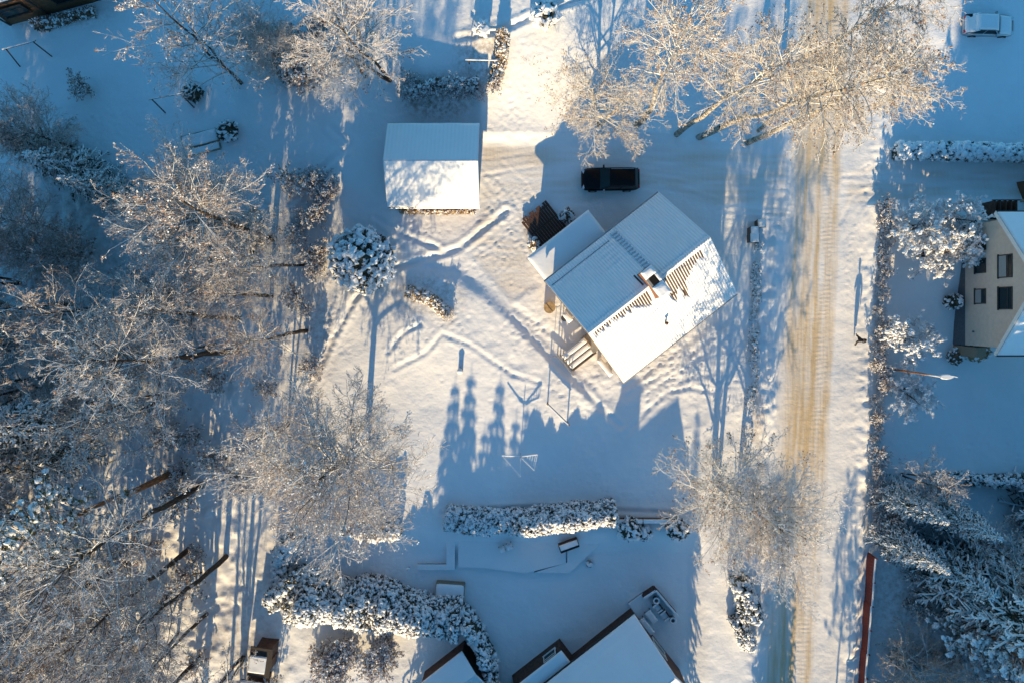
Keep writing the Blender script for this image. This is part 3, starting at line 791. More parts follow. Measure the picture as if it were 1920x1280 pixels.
def spruce_meshes(name, Ht, R, seed):
    r = np.random.default_rng(seed)
    z = np.linspace(-0.2, Ht, 12); st = np.zeros((1, 12, 3)); st[0, :, 2] = z
    br = []; L_ = []
    nl = int(Ht / 0.42)
    for i in range(nl):
        zz = 0.5 + (Ht - 0.6) * i / nl; L = R * (1 - zz / Ht) ** 0.85 + 0.15
        for j in range(8):
            az = i * 0.7 + j * 2 * PI / 8 + r.normal(0, 0.18); q = L * r.uniform(0.75, 1.12)
            t = np.linspace(0, 1, 6)
            rad = q * t; dz = q * (0.16 * t - 0.42 * t ** 2 + 0.12 * t ** 3) + r.normal(0, 0.03)
            br.append(np.stack([rad * math.cos(az), rad * math.sin(az), zz + dz], 1)); L_.append(q)
    br = np.array(br); L_ = np.array(L_)
    s2, l2 = spawn(br, L_, 16, 0.12, 0.95, 0.42, 2, 0.08, -0.12, 0.15, r, 0.75)
    need = join([tubes(*segs(br, 0.05, 0.03), 4), tubes(*segs(s2, 0.055, 0.02), 3)])
    up = np.array([0, 0, 0.05])
    keep2 = r.uniform(0, 1, len(s2)) < 0.62
    sn = s2[keep2] + up
    P0, P1, A, B = segs(br + up, 0.055, 0.05); k = r.uniform(0, 1, len(P0)) < 0.75
    snow = join([tubes(P0[k], P1[k], A[k], B[k], 4), tubes(*segs(sn, 0.062, 0.035), 3)])
    trunk = tubes(*segs(st, Ht * 0.013 + 0.03, 0.02), 8)
    return [('trunk', mesh_np(name + '_trunk', *trunk, [M['dark']], smooth=True), None), ('needles', mesh_np(name + '_needles', need[0], need[1], [M['spruce']]), 'stuff'),
            ('snow_cover', mesh_np(name + '_snow', snow[0], snow[1], [M['snow']]), 'stuff')]
T_spruce = spruce_meshes('spruce', 13, 3.0, 11)
T_spruce2 = spruce_meshes('spruce2', 8, 2.3, 12)

def pine_meshes(name, Ht, R, seed, base=0.55, nb=34, snowf=0.5):
    r = np.random.default_rng(seed)
    z = np.linspace(-0.2, Ht, 11); wv = np.cumsum(r.normal(0, 0.07, (11, 2)), 0); wv[0] = 0
    st = np.concatenate([wv, z[:, None]], 1)[None]
    pb = []; pl = []
    for b in range(nb):
        t = base + (0.98 - base) * (b + r.uniform()) / nb; i = min(int(t * 10), 9); f = t * 10 - i; p = st[0, i] * (1 - f) + st[0, i + 1] * f
        az = b * 2.4 + r.normal(0, .3); el = 0.15 + 0.6 * t * r.uniform(.5, 1.2); L = R * (1.15 - 0.75 * (t - base) / (1 - base)) * r.uniform(.7, 1.1)
        dr = np.array([math.cos(az) * math.cos(el), math.sin(az) * math.cos(el), math.sin(el)]); pts = [p]
        for q in range(5):
            dr = dr + r.normal(0, .16, 3); dr /= np.linalg.norm(dr); pts.append(pts[-1] + dr * L / 5)
        pb.append(pts); pl.append(L)
    pb = np.array(pb); pl = np.array(pl)
    s2, l2 = spawn(pb, pl, 7, 0.3, 0.7, 0.5, 3, 0.15, 0.08, 0.6, r)
    s3, l3 = spawn(s2, l2, 4, 0.3, 0.7, 0.6, 2, 0.15, 0.05, 0.8, r)
    tp = np.concatenate([s3[:, -1], s3[:, 1], s2[:, -1]])
    nd = 5
    tt = np.repeat(tp, nd, 0); dr = norm(r.normal(0, 1, tt.shape) + np.array([0, 0, .5]))
    nv = tubes(tt, tt + dr * 0.2 * r.uniform(.7, 1.2, (len(tt), 1)), np.full(len(tt), .016), np.full(len(tt), .006), 3)
    bark = join([tubes(*segs(st, Ht * 0.012 + .04, .05), 8), tubes(*segs(pb, .07, .03), 5), tubes(*segs(s2, .03, .015), 4)])
    sel = r.uniform(0, 1, len(tp)) < snowf
    sv = blobs(tp[sel] + np.array([0, 0, .08]), 0.13 * r.uniform(.5, 1.3, sel.sum()), seed, .6, .3)
    return [('trunk', mesh_np(name + '_trunk', bark[0], bark[1], [M['pine']], smooth=True), None), ('needles', mesh_np(name + '_needles', *nv, [M['pneedle']]), 'stuff'),
            ('snow_cover', mesh_np(name + '_snow', *sv, [M['snow']]), 'stuff')]
T_pine = pine_meshes('pine', 19, 3.0, 21, snowf=0.25)
T_pineb = pine_meshes('pine_bushy', 9, 3.4, 22, base=0.15, nb=40, snowf=0.6)

# ------------------------------------------------------------------ roof helper
def slab(root, name, fx, nx, ny, thick, mat, kind='stuff', floor=-0.06):
    """fx(u,v arrays 0..1)->base points (…,3) and upward offset along z by thick(u,v); closes the sides down to the base"""
    u, v = np.meshgrid(np.linspace(0, 1, nx), np.linspace(0, 1, ny))
    b = fx(u, v); t = thick(u, v)
    top = b.copy(); top[..., 2] += np.where(t > 0, t, np.maximum(t, -0.12))
    idx = np.arange(nx * ny).reshape(ny, nx)
    F = np.stack([idx[:-1, :-1], idx[:-1, 1:], idx[1:, 1:], idx[1:, :-1]], -1).reshape(-1, 4)
    V = [top.reshape(-1, 3)]; FF = [F]; o = nx * ny
    for ring in (idx[0], idx[-1][::-1], idx[:, 0][::-1], idx[:, -1]):
        bb = b.reshape(-1, 3)[ring].copy(); bb[:, 2] += floor; n = len(ring)
        V.append(bb); a = np.arange(n - 1)
        FF.append(np.stack([o + a, o + a + 1, ring[1:], ring[:-1]], -1)); o += n
    me = mesh_np(name, np.concatenate(V), FF, [mat], smooth=True)
    return link(name, me, root, kind=kind) if kind else link(name, me, root)

def gable_walls(mb, x0, x1, y0, y1, ze, zr, z0=-0.3, m=0):
    ym = (y0 + y1) / 2
    mb.add([(x0, y0, z0), (x1, y0, z0), (x1, y1, z0), (x0, y1, z0), (x0, y0, ze), (x1, y0, ze), (x1, y1, ze), (x0, y1, ze), (x0, ym, zr), (x1, ym, zr)],
           [(0, 1, 5, 4), (2, 3, 7, 6), (1, 2, 6, 9, 5), (3, 0, 4, 8, 7)], m)

def roof_panel(root, X0, X1, Ye, ze, zr, thick=0.1, rib=0.21, mat=None, name='roof'):
    """one slope of ribbed sheet, ridge at Y=0"""
    n = int((X1 - X0) / (rib / 6)); x = np.linspace(X0, X1, n); rr = 0.028 * np.clip(np.cos(2 * PI * x / rib) * 1.6, -0.6, 1)
    rows = [(0, zr), (Ye * 0.5, (zr + ze) / 2), (Ye, ze)]
    V = []
    for y, z in rows: V.append(np.stack([x, 0 * x + y, z + rr], 1))
    for y, z in rows: V.append(np.stack([x, 0 * x + y, 0 * x + z - thick], 1))
    V = np.concatenate(V); a = np.arange(n - 1); F = []
    def q(i, j): return np.stack([i * n + a, i * n + a + 1, j * n + a + 1, j * n + a], -1)
    F = [q(0, 1), q(1, 2), q(4, 3), q(5, 4), q(2, 5), q(3, 0)]
    me = mesh_np(name, V, F, [mat or M['metal']])
    return link(name, me, root)

def window(parent, c, wd, ht, axis='x', depth=0.09, sign=1, blind=False, frame='trim', muntin=True):
    """window in a wall; axis = wall normal axis, c = centre on the wall face, sign = outward"""
    fr = MB(); b = 0.07
    def bx(u, z, du, dz, m=0, dn=0.08, off=0.0):
        n = sign * (dn / 2 - 0.03 + off)
        if axis == 'x': fr.box((c[0] + n, c[1] + u, c[2] + z), (dn, du, dz), m=m)
        else: fr.box((c[0] + u, c[1] + n, c[2] + z), (du, dn, dz), m=m)
    bx(0, ht / 2 - b / 2, wd, b); bx(0, -ht / 2 + b / 2, wd + 0.1, b, dn=0.14)
    bx(wd / 2 - b / 2, 0, b, ht - 2 * b); bx(-wd / 2 + b / 2, 0, b, ht - 2 * b)
    if muntin: bx(0, ht * 0.18, wd - 2 * b, 0.05)
    f = fr.link('window', M[frame], parent)
    g = MB(); n = sign * 0.012
    if axis == 'x': g.box((c[0] + n, c[1], c[2]), (0.02, wd - 2 * b, ht - 2 * b))
    else: g.box((c[0], c[1] + n, c[2]), (wd - 2 * b, 0.02, ht - 2 * b))
    g.link('pane', M['glass'], f)
    if blind:
        bb = MB(); n = sign * 0.03; k = ht * 0.52
        if axis == 'x': bb.box((c[0] + n, c[1], c[2] - ht / 2 + b + k / 2), (0.012, wd - 2 * b - .02, k))
        else: bb.box((c[0], c[1] + n, c[2] - ht / 2 + b + k / 2), (wd - 2 * b - .02, 0.012, k))
        bb.link('blind', M['blind'], f)
    return f

# ------------------------------------------------------------------ main house
HA = math.radians(38)
HC = G(1188, 542)
house = thing('house', 'house with snowy ridged gable roof, wide brick chimney and porch, in the middle', 'house', (*HC, 0), HA)
ZE, ZR, YE, XE = 3.6, 7.2, 4.87, 5.5
def hz(y): return ZR - (ZR - ZE) * abs(y) / YE
mb = MB(); gable_walls(mb, -5.1, 5.1, -4.4, 4.4, hz(4.4) - 0.12, ZR - 0.12)
mb.link('wall', M['wallm'], house)
mb = MB()
for y in (-4.42, 4.42): mb.box((0, y, 0.15), (10.26, 0.08, 0.5))
for x in (-5.12, 5.12): mb.box((x, 0, 0.15), (0.08, 8.92, 0.5))
mb.link('foundation', M['plinth'], house)
roof_panel(house, -XE, XE, YE, ZE, ZR); roof_panel(house, -XE, XE, -YE, ZE, ZR)
for sx in (-1, 1):
    for sy in (-1, 1):
        mb = MB(); a = Vector((sx * (XE + 0.02), 0, ZR - 0.08)); b = Vector((sx * (XE + 0.02), sy * YE, ZE - 0.08))
        dv = b - a; L = dv.length; mb.box((a + b) / 2, (0.05, L, 0.22), tilt=Euler((math.atan2(dv.z, dv.y), 0, 0)) if sy > 0 else Euler((math.atan2(-dv.z, -dv.y), 0, 0)))
        mb.link('bargeboard', M['wood' if sx < 0 else 'trim'], house)
for sy in (-1, 1):
    MB().tube([(-XE, sy * (YE + 0.06), ZE - 0.06), (XE, sy * (YE + 0.06), ZE - 0.06)], 0.06, 6).link('gutter', M['steel'], house)
def fxs(sy, x0=-XE, x1=XE, y0=0.0, y1=YE):
    def f(u, v):
        x = x0 + (x1 - x0) * u; y = y0 + (y1 - y0) * v
        return np.stack([x, sy * y, ZR - (ZR - ZE) * y / YE + 0 * x], -1)
    return f
def th_nw(u, v):
    x = -XE + 2 * XE * u; y = v * YE
    t = 0.15 + 0.03 * vnoise(x, y, 1.4, 101) + 0.013 * np.cos(2 * PI * x / 0.21) * 1.9
    t += 0.06 * sstep(0.9, 1.3, x) * 1.0                                  # east half keeps more snow
    slid = np.exp(-((x + 0.4) / 1.1) ** 2) * sstep(1.4, 3.2, y)
    t += slid * 0.03 * np.sin(y * 14 + 3 * vnoise(x, y, 1, 102))
    t -= 0.10 * np.exp(-((x - 0.85) / 0.38) ** 2) * sstep(0.3, 1.0, y)
    t -= 0.05 * np.exp(-((y - 4.25) / 0.07) ** 2) * (x < 1)
    t -= 0.07 * np.exp(-((y - 0.28) / 0.06) ** 2)
    return t
def th_se(u, v):
    x = -XE + 2 * XE * u; y = v * YE
    n1 = vnoise(x, y * 0.35, 0.45, 111); n2 = vnoise(x, y, 1.2, 112); n3 = vnoise(x, y * .3, .21, 113)
    t = 0.13 + 0.03 * n2 + 0.024 * np.cos(2 * PI * x / 0.21)
    edge_e = 1.12 + 0.55 * np.exp(-((x - 1.7) / 0.7) ** 2) + 0.9 * np.exp(-((x - 2.15) / 0.22) ** 2) + .8 * np.exp(-((x - 1.15) / 0.3) ** 2) - 0.30 * sstep(3, 4.6, x) + 0.35 * n1 + .25 * n3
    bare_e = sstep(edge_e + 0.22, edge_e - 0.12, y) * sstep(0.75, 1.05, x) * sstep(4.75, 4.5, x) * sstep(0.16, 0.26, y)
    edge_w = 0.62 + 0.5 * np.exp(-((x + 0.8) / 0.7) ** 2) + 0.5 * n1 + .4 * n3
    bare_w = sstep(edge_w + 0.14, edge_w - 0.1, y) * sstep(-5.4, -5.0, x) * sstep(-0.1, -0.3, x) * sstep(0.12, 0.2, y)
    bare = np.clip(bare_e + bare_w, 0, 1); t = t * (1 - bare) - .010 * bare
    t -= 0.16 * np.exp(-((x - 1.9) / .12) ** 2 - ((y - 2.3) / .25) ** 2)
    t -= 0.07 * np.exp(-((y - 1.7 - .3 * n2) / .08) ** 2 - ((x + .2) / 1.1) ** 2) * (n1 > -.1)
    return t
slab(house, 'roof_snow', fxs(1), 315, 70, th_nw, M['rsnow'])
slab(house, 'roof_snow', fxs(-1, XE, -XE), 315, 90, lambda u, v: th_se(1 - u, v), M['rsnow'])
def fridge(u, v):
    x = -XE + 2 * XE * u; y = -0.17 + 0.34 * v
    return np.stack([x, y, ZR - (ZR - ZE) * np.abs(y) / YE + 0 * x], -1)
slab(house, 'ridge_snow', fridge, 120, 7, lambda u, v: 0.20 - 0.12 * (2 * v - 1) ** 2 + 0.05 * vnoise(u * 11, v * .3, .6, 120), M['rsnow'])
# chimney
ch = MB(); ch.box((0.28, 0, 7.5), (0.8, 2.2, 2.1)); cho = ch.link('chimney', M['brick'], house)
c2 = MB(); c2.box((0.28, 0, 8.6), (0.94, 2.34, 0.14)); c2.link('chimney_crown', M['stone'], cho)
c2 = MB(); c2.box((0.24, 0.20, 8.69), (0.5, 0.62, 0.06)); c2.link('flue', M['near_black'], cho)
def capsn(x0, x1, y0, y1, z, seed, tk=0.12):
    return (lambda u, v: np.stack([x0 + (x1 - x0) * u, y0 + (y1 - y0) * v, z + 0 * u], -1),
            lambda u, v: tk * (1 - (2 * np.abs(u - .5)) ** 6) * (1 - (2 * np.abs(v - .5)) ** 6) + 0.02 + .05 * vnoise(u * (x1 - x0), v * (y1 - y0), .3, seed))
for (y0, y1, sd) in ((0.54, 1.17, 131), (-1.17, -0.14, 132)):
    f, t = capsn(-0.18, 0.74, y0, y1, 8.675, sd); slab(cho, 'chimney_snow', f, 16, 14, t, M['snow'])
f, t = capsn(0.52, 0.74, -0.1, 0.54, 8.675, 133, .08); slab(cho, 'chimney_snow', f, 8, 10, t, M['snow'])
# flashing round the chimney
mb = MB(); mb.box((-0.3, 0.75, hz(0.75) + 0.16), (0.12, 1.1, 0.05), tilt=Euler((-math.atan2(3.6, 4.87), 0, 0))); mb.link('flashing', M['dtrim'], house)
# vent pipe
vp = P(1250, 608, 5.6); vl = house.matrix_basis.inverted() @ vp if False else None
def tolocal(p, c=HC, a=HA):
    dx, dy = p.x - c[0], p.y - c[1]
    return (dx * math.cos(a) + dy * math.sin(a), -dx * math.sin(a) + dy * math.cos(a))
vx, vy = tolocal(P(1249, 606, 5.3))
MB().lathe((vx, vy, hz(vy)), [(0.07, 0), (0.07, 0.55), (0.13, 0.56), (0.13, 0.66), (0.03, 0.72)], 10).link('vent_pipe', M['binb'], house, smooth=True)
# roof ladder on the shaded slope
ld = MB()
for dx in (-0.2, 0.2): ld.tube([(0.85 + dx, 0.75, hz(0.75) + 0.13), (0.85 + dx, 4.7, hz(4.7) + 0.13)], 0.025, 5)
ldo = ld.link('roof_ladder', M['steel'], house)
for i in range(14):
    y = 0.9 + i * 0.28; r_ = MB(); r_.box((0.85, y, hz(y) + 0.15), (0.5, 0.06, 0.05)); r_.link('rung', M['steel'], ldo)
    slab(ldo, 'rung_snow', lambda u, v, y=y: np.stack([0.58 + 0.54 * u, y - 0.07 + 0.14 * v, hz(y) + 0.17 + 0 * u], -1), 6, 4, lambda u, v: 0.05 + 0 * u, M['rsnow'], kind=None)
mb = MB(); mb.tube([(-5.3, 4.3, hz(4.3) + 0.14), (0.2, 4.3, hz(4.3) + 0.14)], 0.018, 5)
for i in range(7): mb.tube([(-5.1 + i * .87, 4.3, hz(4.3)), (-5.1 + i * .87, 4.3, hz(4.3) + .2)], 0.02, 4)
mb.link('snow_guard', M['dtrim'], house)
# dish and antenna on the west verge
# porch
PX0, PX1, PY0, PY1, PZ = -5.4, 0.62, 4.42, 7.2, 2.65
mb = MB(); mb.box(((PX0 + PX1) / 2, (PY0 + PY1) / 2, PZ - 0.07), (PX1 - PX0, PY1 - PY0, 0.16)); mb.link('porch_roof', M['dtrim'], house)
mb = MB(); mb.box(((PX0 + PX1) / 2, (PY0 + PY1) / 2 - 0.15, 1.1), (PX1 - PX0 - 0.7, PY1 - PY0 - 0.5, 2.8)); mb.link('porch_wall', M['gwall'], house)
slab(house, 'porch_snow', lambda u, v: np.stack([PX0 + (PX1 - PX0) * u, PY0 + (PY1 - PY0) * v, PZ + 0.012 + 0 * u], -1), 70, 34,
     lambda u, v: 0.16 * (1 - (2 * np.abs(u - .5)) ** 30) * (1 - np.abs(v) ** 26) + .05 * vnoise(u * 6, v * 2.8, 1.1, 141) * 1.2 + 0.03, M['rsnow'])
for (x, y) in ((-3.6, -4.4), (-1.2, -4.4), (1.4, -4.4), (3.7, -4.4)): window(house, (x, y, 1.9), 1.1, 1.2, 'y', sign=-1)
for y in (-2.4, 0.0, 2.4): window(house, (-5.1, y, 2.0), 1.0, 1.2, 'x', sign=-1)
window(house, (-5.1, 0, 4.9), 1.0, 1.0, 'x', sign=-1)
for y in (-2.4, 2.2): window(house, (5.1, y, 2.0), 1.1, 1.2, 'x', sign=1)
mb = MB(); mb.box((2.6, 4.43, 1.15), (0.95, 0.07, 2.1)); dr = mb.link('door', M['dwood'], house)
MB().tube([(2.98, 4.5, 1.1), (2.98, 4.5, 1.3)], 0.02, 5).link('handle', M['steel'], dr)
window(house, (4.0, 4.4, 2.0), 1.0, 1.2, 'y')

def hw(x, y, z=0.0):
    c, s = math.cos(HA), math.sin(HA)
    return Vector((HC[0] + x * c - y * s, HC[1] + x * s + y * c, z))

# entrance deck of dark planks
dk = thing('boardwalk', 'dark bare plank deck in front of the porch', 'deck', hw(-2.55, 8.6), HA)
pk = MB(); pk.box((0, 0, 0), (0.2, 2.7, 0.05)); pme = pk.mesh('plank', M['dwood'])
for i in range(12):
    o = link('plank', pme, dk, (-1.25 + i * 0.225, (0.12 if i % 3 else -0.08), 0.32 + rng.uniform(-.012, .012)))
mb = MB()
for y in (-1.1, 0, 1.1): mb.box((0, y, 0.2), (2.7, 0.1, 0.18))
mb.link('joist', M['dwood'], dk)
# composter barrel
cp = thing('composter', 'round tan wooden composter with a two piece lid beside the house', 'composter', GP(1030, 577))
mb = MB(); mb.lathe((0, 0, -.1), [(0.42, 0), (0.46, 0.45), (0.42, 0.9)], 12); mb.link('drum', M['wood'], cp)
for s in (-1, 1):
    mb = MB(); n = 8
    poly = [(0.04 * s, -0.44)] + [(s * (0.04 + 0.44 * math.cos(q)), 0.46 * math.sin(q)) for q in np.linspace(-PI / 2 + .1, PI / 2 - .1, n)] + [(0.04 * s, 0.44)]
    if s < 0: poly = poly[::-1]
    mb.prism(poly, 0.8, 0.86); o = mb.link('lid', M['straw'], cp); o.rotation_euler = (0, 0, HA)
# heat pump
hp = thing('heat_pump', 'white heat pump box on the house wall under the verge', 'heat pump', hw(-5.75, 1.55), HA)
mb = MB(); mb.box((0.05, 0, 0.75), (0.42, 0.85, 0.7)); mb.link('casing', M['white'], hp)
MB().lathe((-0.19, 0.1, 0.75), [(0.27, -.01), (0.27, .01)], 14).link('fan_grille', M['bing'], hp).rotation_euler = (0, 0, 0)
slab(hp, 'snow_cap', lambda u, v: np.stack([-.18 + .46 * u, -.45 + .9 * v, 1.1 + 0 * u], -1), 10, 14, lambda u, v: .14 * (1 - (2 * np.abs(u - .5)) ** 4) * (1 - (2 * np.abs(v - .5)) ** 4) + .01, M['snow'])
# stairs
stz = thing('garden_stairs', 'wooden stairs with snow on three wide treads and a grey railing', 'stairs', hw(-6.8, -1.3), HA, scale=1.2)
for i in range(3):
    y, z = 0.45 - i * 0.42, 0.75 - i * 0.2
    mb = MB(); mb.box((0, y, z), (2.0, 0.36, 0.06)); t_ = mb.link('tread', M['wood'], stz)
    slab(t_, 'tread_snow', lambda u, v, y=y, z=z: np.stack([-.97 + 1.94 * u, y - .17 + .34 * v, z + .035 + 0 * u], -1), 26, 7, lambda u, v: (.12 + .02 * vnoise(u * 2, v, .3, 5)) * (1 - (2 * np.abs(v - .5)) ** 8) * (1 - (2 * np.abs(u - .5)) ** 20) + .01, M['rsnow'])
for x in (-1.0, 1.0):
    mb = MB(); mb.box((x, 0.02, 0.42), (0.06, 1.5, 0.22), tilt=Euler((0.44, 0, 0))); mb.link('stringer', M['wood'], stz)
mb = MB(); mb.box((0.0, -0.72, 0.18), (2.0, .05, .5)); mb.link('riser_board', M['wood'], stz)
ra = MB()
for i in range(6): ra.box((-1.15, -0.75 + i * 0.3, 0.55), (0.06, 0.06, 1.2))
ra.box((-1.15, 0, 1.12), (0.08, 1.75, 0.06)); ra.box((-1.15, 0, 0.6), (0.05, 1.7, 0.05))
ra.link('railing', M['stone'], stz)
# landing between stairs and wall
ln = thing('landing', 'small grey landing under the gable between stairs and wall', 'landing', hw(-5.55, -1.3), HA)
mb = MB(); mb.box((0, 0, 0.35), (0.65, 1.6, 0.5)); mb.link('slab', M['stone'], ln)
bn = thing('bench', 'long snow covered bench along the house wall', 'bench', hw(-5.75, -3.5), HA)
mb = MB(); mb.box((0, 0, 0.42), (0.42, 1.7, 0.06)); s_ = mb.link('seat', M['wood'], bn)
for y in (-.7, .7):
    mb = MB(); mb.box((0, y, 0.2), (0.36, 0.08, 0.42)); mb.link('leg', M['wood'], bn)
slab(bn, 'snow_cap', lambda u, v: np.stack([-.21 + .42 * u, -.86 + 1.72 * v, .45 + 0 * u], -1), 8, 24, lambda u, v: .14 * (1 - (2 * np.abs(u - .5)) ** 4) * (1 - (2 * np.abs(v - .5)) ** 10) + .01, M['rsnow'])

# ------------------------------------------------------------------ garage
gx0, gy1 = G(738, 247); gx1, gy0 = G(903, 397)
gc = ((gx0 + gx1) / 2, (gy0 + gy1) / 2); gw, gd = gx1 - gx0, gy1 - gy0
gar = thing('garage', 'garage with plain snow gable roof, half blue shade and half sunlit', 'garage', (*gc, 0))
XE2, YE2, ZE2, ZR2 = gw / 2, gd / 2, 2.35, 3.95
def gz(y): return ZR2 - (ZR2 - ZE2) * abs(y) / YE2
mb = MB(); gable_walls(mb, -XE2 + .3, XE2 - .3, -YE2 + .42, YE2 - .42, gz(YE2 - .42) - .1, ZR2 - .1); mb.link('wall', M['gwall'], gar)
for sy in (1, -1):
    mb = MB(); mb.add([(-XE2, 0, ZR2), (XE2, 0, ZR2), (XE2, sy * YE2, ZE2), (-XE2, sy * YE2, ZE2), (-XE2, 0, ZR2 - .1), (XE2, 0, ZR2 - .1), (XE2, sy * YE2, ZE2 - .1), (-XE2, sy * YE2, ZE2 - .1)],
           [(0, 1, 2, 3), (7, 6, 5, 4), (2, 6, 7, 3), (1, 5, 6, 2), (0, 3, 7, 4)]); mb.link('roof', M['metal'], gar)
    slab(gar, 'roof_snow', lambda u, v, sy=sy: np.stack([(-XE2 + 2 * XE2 * u) * sy, sy * YE2 * v, ZR2 - (ZR2 - ZE2) * v + 0.004 + 0 * u], -1), 110, 50,
         lambda u, v, sy=sy: .17 + .03 * vnoise(u * gw, v * 3, 1.3, 150 + sy) + .008 * np.cos(u * gw * 2 * PI / .3) - .05 * sstep(.93, 1, v) * (1 + 2 * vnoise(u * gw, 0 * u, .6, 155)), M['rsnow'])
mb = MB(); mb.box((XE2 - .28, -1.0, 1.05), (0.07, 2.6, 2.2)); go = mb.link('garage_door', M['wood'], gar)
for i in range(4):
    mb = MB(); mb.box((XE2 - .235, -1.0, .3 + i * .5), (.03, 2.5, .44)); mb.link('panel', M['wood'], go)
mb = MB(); mb.box((XE2 - .28, 1.9, 1.0), (0.06, .9, 2.0)); mb.link('side_door', M['dwood'], gar)
window(gar, (-1.2, -YE2 + .42, 1.35), 0.9, 0.7, 'y', sign=-1)
for sy in (1, -1): MB().tube([(-XE2, sy * (YE2 + .05), ZE2 - .06), (XE2, sy * (YE2 + .05), ZE2 - .06)], .05, 6).link('gutter', M['steel'], gar)

# ------------------------------------------------------------------ right house (cream gable)
rx, _ = G(1787, 0); ry0 = G(0, 645)[1]; ry1 = G(0, 429)[1]; rc = (ry0 + ry1) / 2; hw2 = (ry1 - ry0) / 2
rh = thing('house', 'cream plastered house with five windows in its gable, at the right edge', 'house', (rx, rc, 0))
RL = 11.0; RZE, RZR = 5.7, 9.95; RYE = hw2 + .52
def rz(y): return RZR - (RZR - RZE) * abs(y) / RYE
mb = MB(); gable_walls(mb, 0, RL, -hw2, hw2, rz(hw2) - .15, RZR - .15, z0=-.3); mb.link('wall', M['plaster'], rh)
mb = MB(); mb.box((-.012, 0, .6), (.03, 2 * hw2 + .02, 1.9)); mb.link('plinth', M['plinth'], rh)
for sy in (1, -1):
    x0, x1 = -.35, RL + .4
    mb = MB(); mb.add([(x0, 0, RZR), (x1, 0, RZR), (x1, sy * RYE, RZE), (x0, sy * RYE, RZE), (x0, 0, RZR - .2), (x1, 0, RZR - .2), (x1, sy * RYE, RZE - .2), (x0, sy * RYE, RZE - .2)],
           [(0, 1, 2, 3), (7, 6, 5, 4), (2, 6, 7, 3), (1, 5, 6, 2), (0, 3, 7, 4)]); mb.link('roof', M['dtrim'], rh)
    slab(rh, 'roof_snow', lambda u, v, sy=sy: np.stack([(x0 + .05) + (x1 - x0 - .05) * (u if sy > 0 else 1 - u), sy * RYE * v, RZR - (RZR - RZE) * v + .004 + 0 * u], -1), 60, 60,
         lambda u, v: .14 + .012 * np.cos(v * 6.6 * 2 * PI / .33) + .03 * vnoise(u * 11, v * 6, 1.2, 160), M['rsnow'])
    a = Vector((x0 - .02, 0, RZR - .14)); b = Vector((x0 - .02, sy * RYE, RZE - .14)); dv = b - a
    mb = MB(); mb.box((a + b) / 2, (.04, dv.length, .3), tilt=Euler((math.atan2(dv.z * sy, dv.y * sy), 0, 0))); mb.link('bargeboard', M['trim'], rh)
    MB().tube([(x0, sy * (RYE + .06), RZE - .1), (x1, sy * (RYE + .06), RZE - .1)], .07, 6).link('gutter', M['dtrim'], rh)
def rwin(py0, py1, z0, z1, blind, mun=True):
    y0, y1 = G(0, py1)[1] - rc, G(0, py0)[1] - rc
    window(rh, (-.0, (y0 + y1) / 2, (z0 + z1) / 2), y1 - y0, z1 - z0, 'x', sign=-1, blind=blind, frame='dtrim', muntin=mun)
rwin(464, 477, 2.75, 4.05, False, False); rwin(491, 517, 2.75, 4.05, False, False); rwin(544, 571, 2.75, 4.05, True, False)
rwin(489, 528, 5.4, 6.9, True); rwin(543, 581, 5.4, 6.9, False)
for y in (2.9, -3.6): MB().tube([(-.1, y, 2.6), (0, y, 2.6)], .07, 8).link('wall_vent', M['plinth'], rh)
for z_, xx in ((1.4, 3.0), (1.4, 6.0)):
    window(rh, (xx, -hw2, z_ + .8), 1.2, 1.4, 'y', sign=-1)
mb = MB(); mb.box((.45, -hw2 - .5, 1.35), (.9, .9, 2.9)); mb.link('corner_post', M['wood'], rh)
# carport/wing on the north with dark slats
wg = thing('lean_to', 'lean-to corner with snowy roof behind the cream house', 'lean-to', (rx + 4.9, rc + hw2 + 2.2, 0))
mb = MB(); mb.box((2.4, 0, 1.9), (4.4, 3.2, 4.2)); mb.link('wall', M['gwall'], wg)
mb = MB(); mb.box((2.3, 0, 4.1), (5, 3.9, .2)); mb.link('roof', M['trim'], wg)
slab(wg, 'roof_snow', lambda u, v: np.stack([-.18 + 4.96 * u, -1.93 + 3.86 * v, 4.205 + 0 * u], -1), 20, 20, lambda u, v: .16 + .03 * vnoise(u * 5, v * 4, 1, 4), M['rsnow'])
pg = thing('slatted_screen', 'dark slatted screen beside the cream house corner', 'screen', GP(1845, 402))
sm = MB(); sm.box((0, 0, 0.75), (.14, 1.25, .06)); 
sl = MB(); sl.box((0, 0, .0), (.1, 1.3, 1.5)); slm = sl.mesh('slat', M['dwood'])
for i in range(5): link('slat', slm, pg, (-.95 + i * .42, .05, .75))
mb = MB(); mb.box((0, .72, 1.45), (2.3, .08, .12)); mb.box((0, -.62, .4), (2.3, .06, .08)); mb.link('rail', M['dwood'], pg)
mb = MB(); mb.tube([(.9, .6, 1.6), (4.0, 1.0, 3.2)], .1, 5); mb.link('brace', M['wood'], pg)

